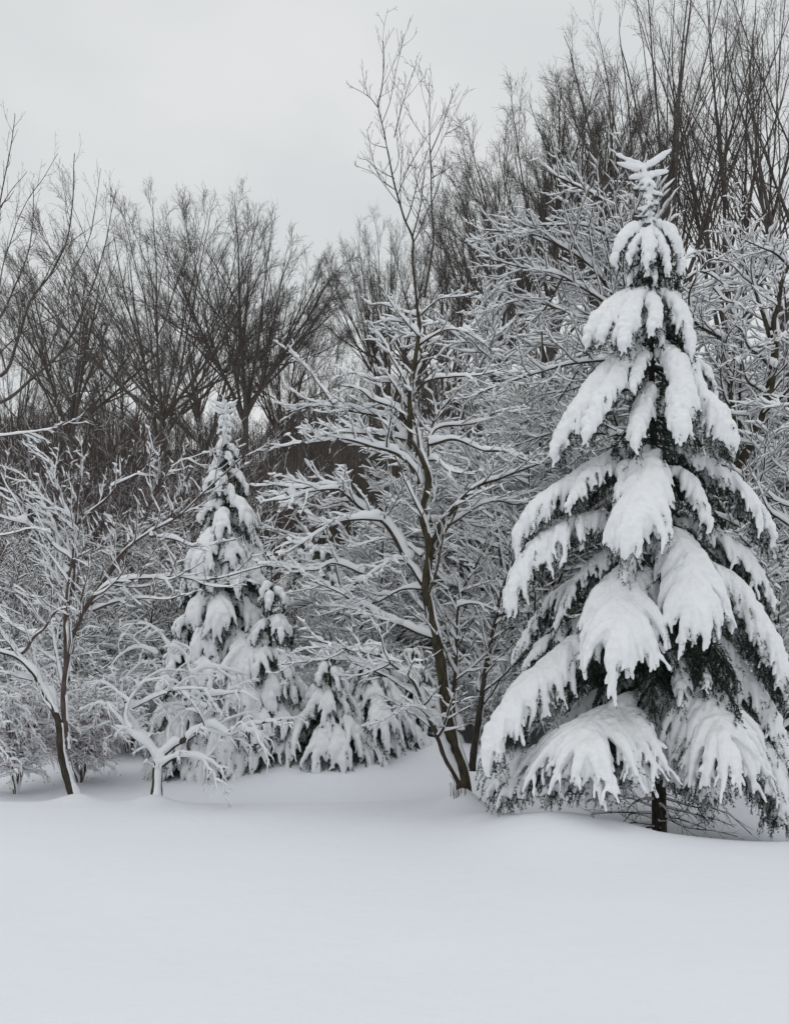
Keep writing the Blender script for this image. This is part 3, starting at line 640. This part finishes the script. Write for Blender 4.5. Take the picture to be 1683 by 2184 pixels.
    wp = np.stack(woodp)-np.array([0, 0, .014]); wr = np.full(wp.shape[:2], .004)
    top = build('leader_shoot', [tubes(wp, wr, 4), needles(wp, wr, rng, 420, .02, .003)], M['needle'], root, smooth=False)
    remesh('snow_load', cap_, .008, M['snow'], top, 2)
    # dark unsnowed sprays inside the tree, one mass
    inner = []
    for i in range(80):
        y = 560+1000*rng.uniform(0, 1)**.75; a = rng.uniform(0, 2*pi)
        rad = (40+(y-480)/1250*300)/243*rng.uniform(.55, .9); p0 = PX(1396, y-40, YA)-base
        dr = np.array([math.cos(a), math.sin(a), 0]); sp = [p0, p0+dr*rad*.45+np.array([0, 0, -.06]), p0+dr*rad+np.array([0, 0, -.55*rad-.05])]
        inner += bough(None, sp, .12+.22*rad, np.random.default_rng(300+i), None, 0, droop=1.6, lat=.07, nd=(150, .032, .008))
    ib = build('inner_foliage', inner, M['needle'], root, smooth=False); ib['kind'] = 'stuff'
    # bare dead twigs low round the trunk
    dead = []
    for i in range(46):
        y = rng.uniform(1480, 1770); a = rng.uniform(0, 2*pi); Ln = rng.uniform(.35, .95); p0 = PX(1402, y, YA)-base
        dr = np.array([math.cos(a), math.sin(a), rng.uniform(-.1, .12)]); dead.append(resample([p0, p0+dr*Ln*.5, p0+dr*Ln+np.array([0, 0, -.12*Ln])], 8, rng, .02))
    for pts, dd in ((Z1((1000,1880),(1200,1940),(1350,1960),(1490,2080)), -.3), (Z1((1000,1960),(1150,2040),(1300,2060),(1420,2090)), -.4), (Z1((1000,1900),(900,1910),(840,1990)), -.4), (Z1((1000,1930),(1300,2000),(1400,2040)), -.2)):
        dead.append(resample(ctrl_px(pts, YA, 0, dd)-base, 8))
    D1 = np.stack(dead); R1 = np.tile(np.linspace(.010, .003, 8), (len(D1), 1)); D2, R2 = grow(D1, R1, (9, 3, 8), rng, lr=.45, flat=.6, N=6, lmax=.4, up=-.2); D3, R3 = grow(D2, R2, (9, 1, 4), rng, lr=.5, N=4, lmax=.2)
    tw = build('dead_twigs', [tubes(D1, R1, 5), tubes(D2, R2, 4), tubes(D3, R3, 3)], M['dead'], root)
    build('snow_cover', [snow_caps(D1, R1, rng, k=.9, h0=.004, gap=.5), snow_caps(D2, R2, rng, k=.8, h0=.003, gap=.8, S=4)], M['snow'], tw)
    return root
big_spruce()

def conifer(name, label, base, H, R, seed, nwh, per, vox, snow, top=True, lowz=.06, shape=.85, lat=.055, group=None, azs=None, droopz=.75, nd=(130, .034, .010)):
    rng = np.random.default_rng(seed)
    root = thing(name, base, label, 'tree', group)
    tp = resample([(0, 0, -.1), (rng.uniform(-.03, .03), 0, H*.5), (0, 0, H)], 14)
    build('trunk', [tubes(tp[None], np.linspace(.018*H+.01, .006, 14)[None], 8)], M['bark'], root)
    for w in range(nwh):
        f = (w+.4)/nwh; z = lowz*H+f*(H*(.90 if top else .97)-lowz*H)
        for b in range(per+(1 if f < .4 else 0)):
            a = 2*pi*(b+rng.uniform(-.25, .25))/per+w*2.4
            rad = R*(1-f)**shape*rng.uniform(.66, 1.18)+.06*R
            zz = z+rng.uniform(-.03, .03)*H; dr = np.array([math.cos(a), math.sin(a), 0])
            dz = min(rad*droopz*rng.uniform(.7, 1.25), zz*.95)
            sp = [np.array([0, 0, zz]), np.array([0, 0, zz])+dr*rad*.42+np.array([0, 0, -dz*.12]), np.array([0, 0, zz])+dr*rad*.8+np.array([0, 0, -dz*.52]), np.array([0, 0, zz])+dr*rad+np.array([0, 0, -dz])]
            hid = math.sin(a) > .55
            bough(root, sp, max(.09, rad*.75), np.random.default_rng(seed*1000+w*20+b), None, 0 if (hid and rng.uniform() < .7) else snow*rng.uniform(.85, 1.2)*(.6+.4*min(1, rad/.5)), lat=lat, droop=1.6, vox=vox, wtop=.55, tipw=.5, nd=nd, tip=.017, pillow=1.15)
    if top:
        cp = []
        for j in range(7):
            zz = H*(.88+.105*j/6)
            for a in np.arange(5)*2*pi/5+j:
                l = H*(.018+.003*j if j < 5 else .040)*rng.uniform(.7, 1.25); p = np.array([[0, 0, zz], [math.cos(a)*l*.6, math.sin(a)*l*.6, zz+.1*l], [math.cos(a)*l, math.sin(a)*l, zz+(.35*l if j > 4 else -.45*l)]])
                p = resample(p, 6); cp += capsule(p[None], ((.024 if j < 5 else .026)*np.array([.8, 1, 1, .95, .75, .4]))[None])
        cp += capsule(resample([(0, 0, H*.88), (0, 0, H*1.0)], 6)[None], np.linspace(.03, .015, 6)[None])
        t2 = build('leader_shoot', [tubes(resample([(0, 0, H*.9), (0, 0, H*1.06)], 6)[None], np.linspace(.008, .004, 6)[None], 5)], M['needle'], root)
        remesh('snow_load', cp, max(vox*.8, .010), M['snow'], t2, 2)
    return root

conifer('spruce_tree', 'tall narrow snow-covered spruce behind the small crabapple, its tip against the dark trunks', G(482, 11.0), 5.05, .90, 31, 11, 7, .014, .055, lowz=.05, shape=.72)
conifer('spruce_tree', 'shorter snow-plastered spruce just right of the tall narrow spruce, its base in shadow', G(580, 10.6), 2.55, .55, 32, 6, 7, .014, .052, top=False, shape=.6)
conifer('spruce_tree', 'low broad young spruce buried in snow near the middle, boughs reaching the ground', G(705, 10.4), 1.62, .62, 33, 5, 6, .014, .048, top=False, lowz=.16, shape=1.15, droopz=1.0)
conifer('spruce_tree', 'small half-dark spruce behind the low broad young spruce, right side dragging to the snow', G(795, 10.9), 1.55, .62, 34, 5, 7, .014, .044, top=False, lowz=.15, shape=.75)
conifer('spruce_tree', 'small dark conifer showing between the low young spruce and the central trunk', G(880, 11.8), 1.45, .55, 35, 5, 6, .018, .040, top=False, lowz=.12, shape=.7)
conifer('spruce_tree', 'stubby snow-capped spruce on the left flank of the tall narrow spruce', G(395, 10.8), 2.25, .50, 36, 6, 6, .016, .062, top=False, shape=.6)
pA = conifer('spruce_tree', 'far snow-dusted spruce on the bank, directly right of the shorter plastered spruce', G(690, 19.0), 3.2, 1.0, 37, 8, 6, .03, .06, top=False, lat=.12, nd=(50, .04, .012), group='far spruces on the bank')
copy_tree(pA, G(770, 18.0), 1.3, .9, 'far snow-dusted spruce on the bank, seen through the lower left limbs of the central tree', 'far spruces on the bank')
copy_tree(pA, G(640, 22.0), 2.3, 1.0, 'farthest snow-dusted spruce on the bank, left of the white clearing', 'far spruces on the bank')
copy_tree(pA, G(850, 16.0), 3.6, .75, 'far snow-dusted spruce on the bank, nearest to the central trunk', 'far spruces on the bank')

# ------------------------------------------------------------------ mid-ground snow-laden trees and shrubs
def mid_tree(name, label, seed, H, spread, loc, group, stems=4, snow=None, p3gap=.12, bark='bark', dens=1.0, up=.16, rmin=.0046, flat=.82):
    rng = np.random.default_rng(seed); root = thing(name, loc, label, 'tree', group)
    st = []; rs = []
    for i in range(stems):
        a = 2*pi*(i+rng.uniform(-.3, .3))/stems; l = spread*.35*rng.uniform(.5, 1.1); hh = H*rng.uniform(.72, 1.0)
        st.append(resample([(0, 0, -.1), (math.cos(a)*l*.2, math.sin(a)*l*.2, hh*.25), (math.cos(a)*l*.7, math.sin(a)*l*.7, hh*.62), (math.cos(a)*l*1.1, math.sin(a)*l*1.1, hh)], 22, rng, .015)); rs.append(np.linspace(.012*H, .004, 22))
    P = np.stack(st); R = np.stack(rs)
    P1, R1 = grow(P, R, int(13*dens), rng, t=(.14, .98), absl=spread*.72, ltaper=.60, ang=(50, 85), N=14, up=up, wig=.06, rk=.65, rmin=.009, lmin=.4)
    P2, R2 = grow(P1, R1, int(9*dens), rng, lr=.55, ang=(25, 50), N=10, up=up*.6, wig=.07, flat=flat, rk=.75, rmin=rmin*1.5, lmin=.3)
    P3, R3 = grow(P2, R2, int(4*dens), rng, lr=.6, ang=(22, 50), N=7, up=up*.6, wig=.08, flat=flat*.8, rk=.75, rmin=rmin, lmin=.18)
    build('trunk', [tubes(P, R, 7)], M[bark], root)
    build('crown', [tubes(P1, R1, 5), tubes(P2, R2, 4), tubes(P3, R3, 3)], M[bark], root)
    s = dict(k=1.9, h0=.026, hmax=.10, gap=-.15, web=1.0, amp=.3, p=1.1); s.update(snow or {})
    build('snow_cover', [snow_caps(P, R, rng, **s), snow_caps(P1, R1, rng, **s), snow_caps(P2, R2, rng, **{**s, 'S': 4}), snow_caps(P3, R3, rng, **{**s, 'S': 4, 'gap': s['gap']+p3gap, 'h0': s['h0']*.6})], M['snow'], root)
    return root

GM = 'snow-laden bare trees behind the central tree'
mA = mid_tree('snowy_tree', 'snow-laden bare tree just left of the central trunk, behind its lower limbs', 41, 4.2, 2.6, G(800, 13.5), GM)
mB = mid_tree('snowy_tree', 'snow-laden bare tree filling the gap between the central tree and the large spruce', 42, 5.2, 3.0, G(1120, 12.5), GM, stems=5)
mC = mid_tree('snowy_tree', 'snow-laden bare tree at the right edge beside the large spruce', 43, 5.5, 3.0, G(1690, 10.5), GM, stems=4)
for src, x, Y, rz, sc, lab in [
    (mA, 940, 15, 1.0, 1.1, 'snow-laden bare tree directly behind the central trunk'),
    (mB, 1010, 14, 2.0, 1.0, 'snow-laden bare tree behind the slender right-hand stems of the central tree'),
    (mC, 1240, 14, .6, .95, 'tall snow-laden bare tree behind the left side of the large spruce'),
    (mA, 1090, 16, 2.4, 1.35, 'tall snow-laden bare tree rising behind the right limbs of the central tree'),
    (mB, 1300, 16, 4.1, 1.15, 'snow-laden bare tree behind the middle of the large spruce'),
    (mB, 1600, 13, .9, 1.0, 'snow-laden bare tree right of the large spruce, behind its thick-trunked neighbour'),
    (mA, 1500, 14.5, 3.3, 1.5, 'tall snow-laden bare tree behind the upper right side of the large spruce'),
    (mC, 1720, 13.5, 2.2, 1.15, 'tallest snow-laden bare tree at the right edge of the view'),
    (mA, 1640, 9.6, 4.0, .75, 'low snow-laden bare tree close behind the right skirt of the large spruce'),
    (mC, 880, 18, 4.4, 1.0, 'distant snow-laden bare tree left of the central top stems'),
    (mB, 1150, 14.5, 1.9, 1.5, 'high snow-laden bare tree left of the neck of the large spruce'),
    (mC, 1560, 12.8, .2, 1.35, 'high snow-laden bare tree right of the neck of the large spruce'),
    (mB, 1700, 13.6, 3.0, 1.5, 'highest snow-laden bare tree in the corner right of the large spruce'),
    (mC, 1330, 15.5, 2.8, 1.6, 'high snow-laden bare tree straight behind the shoulder of the large spruce'),
    (mB, 1420, 18, 5.0, 1.25, 'distant snow-laden bare tree behind the neck of the large spruce')]:
    copy_tree(src, G(x, Y), rz, sc, lab, GM)
GL = 'brown twiggy trees with thin snow behind the left maple'
SN_L = dict(k=1.5, h0=.013, hmax=.07, gap=.2)
mD = mid_tree('twiggy_tree', 'brown twiggy tree with thin snow behind the upright stem of the left maple', 44, 3.3, 2.8, G(110, 13), GL, stems=5, snow=SN_L, bark='bark_red', dens=1.1, p3gap=.7, up=.3)
mE = mid_tree('twiggy_tree', 'brown twiggy tree with thin snow between the left maple and the tall narrow spruce', 45, 3.1, 2.8, G(300, 14.5), GL, stems=5, snow=SN_L, bark='bark_red', dens=1.1, p3gap=.7, up=.3)
for src, x, Y, rz, sc, lab in [(mD, 10, 15, 2.2, .95, 'brown twiggy tree with thin snow at the left edge'), (mE, 210, 16, 1.1, .95, 'brown twiggy tree with thin snow behind the long limbs of the left maple'),
    (mD, 390, 16, 4.4, .9, 'brown twiggy tree with thin snow left of the narrow spruce tip'), (mE, 80, 18, 3.0, 1.05, 'farthest brown twiggy tree at the left'),
    (mE, 620, 17, 4.0, .85, 'brown twiggy tree with thin snow in front of the brown hill'), (mD, 330, 19, 5.5, 1.05, 'brown twiggy tree with thin snow below the left clump of tall bare trees')]:
    copy_tree(src, G(x, Y), rz, sc, lab, GL)

def shrub(name, label, seed, H, W_, loc, group, dens=1.0, snow=None, bark='bark_red', berries=0):
    rng = np.random.default_rng(seed); root = thing(name, loc, label, 'shrub', group)
    n = int(16*dens); a = rng.uniform(0, 2*pi, n); sp = rng.uniform(.15, 1, n)**.7
    P = np.stack([resample([(0, 0, -.05), (math.cos(q)*W_*.35*s, math.sin(q)*W_*.35*s, H*.55), (math.cos(q)*W_*.8*s, math.sin(q)*W_*.8*s, H*(1-.25*s)), (math.cos(q)*W_*1.05*s, math.sin(q)*W_*1.05*s, H*(.95-.55*s))], 14, rng, .03) for q, s in zip(a, sp)])
    R = np.tile(np.linspace(.014, .003, 14), (n, 1))
    P1, R1 = grow(P, R, 16, rng, t=(.15, .99), absl=W_*.5, ltaper=.3, ang=(35, 80), N=7, up=.1, grav=.6, wig=.18, rmin=.0022, lmin=.1)
    P2, R2 = grow(P1, R1, 7, rng, lr=.5, ang=(30, 70), N=5, up=.1, grav=.4, wig=.2, rmin=.0018, lmin=.06)
    o = build('stems', [tubes(P, R, 5), tubes(P1, R1, 4), tubes(P2, R2, 3)], M[bark], root)
    s = dict(k=2.2, h0=.018, hmax=.05, gap=.0, web=.8, amp=.5); s.update(snow or {})
    build('snow_cover', [snow_caps(P, R, rng, **s), snow_caps(P1, R1, rng, **s), snow_caps(P2, R2, rng, **{**s, 'S': 4})], M['snow'], root)
    if berries:
        k = rng.integers(0, len(P2), berries); c = P2[k, -1]+rng.normal(0, .02, (berries, 3)); r = .0075
        oc = np.array([(1,0,0),(-1,0,0),(0,1,0),(0,-1,0),(0,0,1),(0,0,-1)])*r; of = np.array([(0,2,4),(2,1,4),(1,3,4),(3,0,4),(2,0,5),(1,2,5),(3,1,5),(0,3,5)])
        bb = build('berries', [((c[:, None]+oc[None]).reshape(-1, 3), (np.arange(berries)[:, None, None]*6+of[None]).reshape(-1, 3))], M['berry'], root); bb['kind'] = 'stuff'
    return root
GS = 'snow-smothered shrubs along the back of the field'
sA = shrub('snowy_shrub', 'snow-smothered berry shrub with reddish tint at the left edge', 51, 1.35, 1.0, G(35, 9.4), GS, berries=1600)
sB = shrub('snowy_shrub', 'snow-smothered berry shrub right behind the leaning maple trunk', 52, 1.25, .85, G(170, 10.2), GS, berries=1600)
sC = shrub('snowy_shrub', 'snow-smothered grey shrub left of the crabapple trunk', 53, 1.5, 1.1, G(275, 12.5), GS, bark='bark_grey')
for src, x, Y, rz, sc, lab in [(sC, 90, 12.5, 1, 1.2, 'tall snow-smothered shrub behind the two berry shrubs'), (sC, 390, 12.5, 2.1, 1.0, 'snow-smothered shrub behind the crabapple trunk'),
    (sC, 920, 12.6, .5, .9, 'snow-smothered shrub left of the central trunk base'), (sC, 1050, 12.0, 2.9, .95, 'snow-smothered shrub right of the central trunk base'), (sC, 1180, 12.0, 4.2, 1.2, 'snow-smothered shrub behind the left skirt of the large spruce'),
    (sC, 640, 13.0, 5.2, .9, 'snow-smothered shrub between the plastered spruce and the low young spruce'), (sC, 1000, 14.5, 1.8, 1.3, 'snow-smothered shrub farther back behind the central trunk'),
    (sC, 1640, 11.5, 3.8, 1.3, 'snow-smothered shrub behind the right skirt of the large spruce'), (sC, 1500, 12.5, .3, 1.3, 'snow-smothered shrub behind the large spruce trunk'), (sC, 820, 13.5, 2.6, 1.2, 'snow-smothered shrub under the far bank spruces'),
    (sC, 190, 13.5, 4.9, 1.5, 'snow-smothered shrub under the brown twiggy trees')]:
    copy_tree(src, G(x, Y), rz, sc, lab, GS)

# ------------------------------------------------------------------ tall bare trees behind
def fan_tree(name, label, seed, H, fork, loc, group, limbs=15, half=40, bark='bark_grey', snow=None, dens=1.0, rmin=.0055, side=.28, lr0=1.0):
    """bare tree: trunk to the fork, limbs fanning out to a domed crown full of fine twigs"""
    rng = np.random.default_rng(seed); root = thing(name, loc, label, 'tree', group)
    tp = resample([(0, 0, -.4), (rng.uniform(-.2, .2), 0, fork*.5), (0, 0, fork), (rng.uniform(-.3, .3), 0, fork+(H-fork)*.25)], 20, rng, .006)
    P0 = tp[None]; R0 = np.concatenate([np.linspace(.0105*H, .0085*H, 14), np.linspace(.008*H, .03, 6)])[None]
    lim = []; lr_ = []; hc = H-fork
    prim = []; npr = 6
    for i in range(limbs):
        a = 2.39996*i+rng.uniform(-.25, .25)
        th = radians(half)*(math.sqrt((i+.3)/limbs)*rng.uniform(.9, 1.1) if i >= npr else (.18+.13*i)*rng.uniform(.8, 1.2))
        q = hc*(1-side*(th/radians(half))**2)*rng.uniform(.90, .99); d = np.array([math.cos(a)*math.sin(th), math.sin(a)*math.sin(th), math.cos(th)])
        e = np.array([0, 0, fork])+d*q
        if i < npr:
            b0 = np.array([0, 0, fork-rng.uniform(.0, .14)*hc+.03*i*hc]); r0 = .0062*H*lr0*rng.uniform(.8, 1.1)
        else:          # branches off the nearest main limb
            k = max(range(npr), key=lambda m: prim[m][0] @ d+rng.uniform(0, .12)); j = int(rng.uniform(1, 11)); b0 = prim[k][1][j]; r0 = prim[k][2][j]*rng.uniform(.5, .8)
        v = e-b0; sag = np.array([0, 0, -.06*np.linalg.norm(v)*math.sin(th)])
        c = resample([b0, b0+v*.33+sag, b0+v*.67+sag*.8, e], 24, rng, .012); rr = r0+(.008-r0)*np.linspace(0, 1, 24)**.8
        if i < npr: prim.append((d, c, rr))
        lim.append(c); lr_.append(rr)
    P = np.stack(lim); R = np.stack(lr_); q = lambda n: max(2, int(round(n*dens)))
    P1, R1 = grow(P, R, q(6), rng, t=(.22, .99), lr=.92, ltaper=.94, ang=(12, 26), N=12, up=.05, wig=.035, rmin=rmin*1.2, rk=.58, lmin=.6, jit=(.55, 1.02))
    P2, R2 = grow(P1, R1, q(6), rng, t=(.2, .98), lr=.62, ltaper=.86, ang=(14, 32), N=8, up=.05, wig=.04, rmin=rmin, rk=.62, lmin=.45, jit=(.5, 1.0))
    P3, R3 = grow(P2, R2, q(4), rng, lr=.48, ang=(20, 46), N=5, up=.08, wig=.05, rmin=rmin*.82, rk=.7, lmin=.28)
    P4, R4 = grow(P3, R3, q(2), rng, lr=.55, ang=(20, 48), N=3, up=.1, wig=.04, rmin=rmin*.72, rk=.8, lmin=.2)
    build('trunk', [tubes(P0, R0, 8)], M[bark], root)
    build('crown', [tubes(P, R, 6), tubes(P1, R1, 4), tubes(P2, R2, 3), tubes(P3, R3, 3), tubes(P4, R4, 3)], M[bark], root)
    if snow:
        build('snow_cover', [snow_caps(P, R, rng, **snow), snow_caps(P1, R1, rng, **{**snow, 'S': 4}), snow_caps(P2, R2, rng, **{**snow, 'S': 4})], M['snow'], root)
    return root
GB = 'tall bare trees standing behind the snowy thicket'
def HT(ytop, x, Y): return EYE+(HY-ytop)/F*Y-float(ground_z(GX(x, Y), Y))
SN_T = dict(k=.5, h0=.002, hmax=.05, gap=.75, p=2.2)
def FT(seed, x, Y, ytop, yfork, half, label, group=GB, name='bare_tree', **k):
    return fan_tree(name, label, seed, HT(ytop, x, Y), HT(yfork, x, Y), G(x, Y), group, half=half, **k)
SRC = {}
def place(key, x, Y, ytop, rz, label, group=GB, wide=1.0):
    src, h0 = SRC[key]; k = HT(ytop, x, Y)/h0
    return copy_tree(src, G(x, Y), rz, (k*wide, k*wide, k), label, group)
SRC['A'] = (FT(61, 345, 32, 412, 940, 54, 'tall bare tree in the middle of the left clump, dark limbs fanning widely', limbs=36, side=.24), HT(412, 345, 32))
SRC['B'] = (FT(62, 525, 33, 438, 910, 44, 'tall bare tree right in the left clump, above the tip of the narrow spruce', limbs=30, side=.24), HT(438, 525, 33))
SRC['C'] = (FT(63, 1170, 27, 200, 820, 33, 'broad dark bare tree behind the upper left side of the large spruce', limbs=32, bark='bark_grey', dens=.95), HT(200, 1170, 27))
SRC['D'] = (FT(64, 1400, 22, -120, 860, 20, 'tallest bare tree, rising behind the spruce topknot to the upper edge', limbs=20, bark='bark_grey', rmin=.0040, dens=.85, lr0=.8), HT(-120, 1400, 22))
SRC['E'] = (FT(65, 60, 25, 800, 1230, 50, 'low brown brushy tree at the far left, under the upswept branches', group='low brown brushy trees in front of the hill', name='brushy_tree', limbs=16, bark='bark_red', rmin=.005, dens=.85, snow=dict(k=.8, h0=.008, hmax=.05, gap=.35), side=.2), HT(800, 60, 25))
for key, x, Y, yt, rz, wide, lab in [
    ('B', 150, 37, 520, 1.0, .9, 'bare tree on the left side of the left clump, above the brown thicket'),
    ('B', 605, 37, 600, 2.0, .7, 'lower bare tree at the right end of the left clump, beside the gap of sky'),
    ('A', 260, 46, 610, 1.7, .7, 'low far bare tree under the left clump, left of the narrow spruce tip'),
    ('B', 435, 45, 600, 3.9, .9, 'low far bare tree seen between the two tallest trees of the left clump'),
    ('A', 700, 48, 680, 5.1, .7, 'lowest far bare tree, in the dip of sky left of the central top stems'),
    ('A', 30, 42, 640, 3.0, .8, 'low far bare tree at the left edge below the upswept branches'),
    ('B', 830, 36, 455, 1.3, .72, 'bare tree with fine dark crown left of the central top stems'),
    ('B', 945, 34, 470, 4.4, .85, 'bare dark tree directly behind the central top stems'),
    ('C', 1060, 34, 330, 2.0, .8, 'bare dark tree right of the central top stems, lower than its right neighbour'),
    ('C', 1290, 26, 150, 3.5, .8, 'tall bare tree between the broad dark tree and the spruce topknot'),
    ('D', 1570, 23, -100, 2.2, 1.0, 'tall bare tree right of the spruce topknot, reaching the upper edge'),
    ('D', 1710, 20, -120, 4.1, 1.0, 'tall bare tree in the upper right corner')]:
    place(key, x, Y, yt, rz, lab, wide=wide)
for x, Y, yt, rz, lab in [(190, 26, 830, 1.2, 'low brown brushy tree behind the upper limbs of the left maple'), (310, 25, 850, 2.5, 'low brown brushy tree left of the narrow spruce tip'),
    (430, 27, 860, 4.0, 'low brown brushy tree directly behind the narrow spruce tip'), (560, 28, 890, 5.2, 'low brown brushy tree just right of the narrow spruce tip'),
    (120, 22, 930, .4, 'nearest low brown brushy tree, among the limbs of the left maple'), (250, 21, 960, 3.3, 'low brown brushy tree behind the long diagonal limbs of the left maple'), (400, 22, 960, 2.9, 'low brown brushy tree touching the left side of the narrow spruce'), (0, 21, 900, 5.0, 'low brown brushy tree cut off by the left edge')]:
    place('E', x, Y, yt, rz, lab, 'low brown brushy trees in front of the hill')

# far wood on the hill: reads as one brown mass
rng = np.random.default_rng(71)
def far_wood():
    P = np.array([[0, 0, 0], [.1, 0, 3.], [0, .1, 6.], [.1, 0, 8.5]])[None]; P = resample(P[0], 7)[None]; R = np.linspace(.10, .03, 7)[None]
    P1, R1 = grow(P, R, 15, rng, t=(.15, .98), absl=3.4, ltaper=.6, ang=(30, 60), N=4, up=.6, wig=.2, rmin=.026)
    P2, R2 = grow(P1, R1, 6, rng, lr=.5, N=3, up=.5, rmin=.018, lmin=.5)
    v = []; f = []; o = 0
    for pp, rr in ((P, R), (P1, R1), (P2, R2)):
        a, b = tubes(pp, rr, 3); v.append(a); f.append(b+o); o += len(a)
    v = np.concatenate(v); f = np.concatenate(f)
    n = 2600; y = 66+rng.uniform(0, 1, n)**1.1*92; x = rng.uniform(-.62, .62, n)*y
    z = hill_z(x, y)-.2; a = rng.uniform(0, 6.28, n); s = rng.uniform(.6, 1.0, n)
    c, q = np.cos(a)[:, None], np.sin(a)[:, None]
    V = np.stack([(v[None, :, 0]*c-v[None, :, 1]*q)*s[:, None]+x[:, None], (v[None, :, 0]*q+v[None, :, 1]*c)*s[:, None]+y[:, None], v[None, :, 2]*s[:, None]+z[:, None]], -1).reshape(-1, 3)
    FF = (f[None]+(np.arange(n)*len(v))[:, None, None]).reshape(-1, 4)
    o = build('far_wood', [(V, FF)], M['hillwood']); o['kind'] = 'stuff'; o['label'] = 'brown leafless wood covering the far hillside'; o['category'] = 'wood'
far_wood()

# dry stalks poking out of the snow at the foot of the central tree
def stalks():
    rng = np.random.default_rng(81); b = G(975, 8.0); root = thing('dry_stalks', b, 'cluster of thin brown dry stalks poking from the snow at the central trunk foot', 'dry plant')
    for i in range(11):
        x = GX(962+i*3.4+rng.uniform(-2, 2), 8.0)-b[0]; h = rng.uniform(.10, .22)
        build('stalk', [tubes(resample([(x, rng.uniform(-.05, .05), -.05), (x+rng.uniform(-.02, .01), 0, h*.6), (x+rng.uniform(-.04, .02), 0, h)], 6, rng, .03)[None], np.linspace(.004, .0025, 6)[None], 5)], M['dead'], root)
stalks()
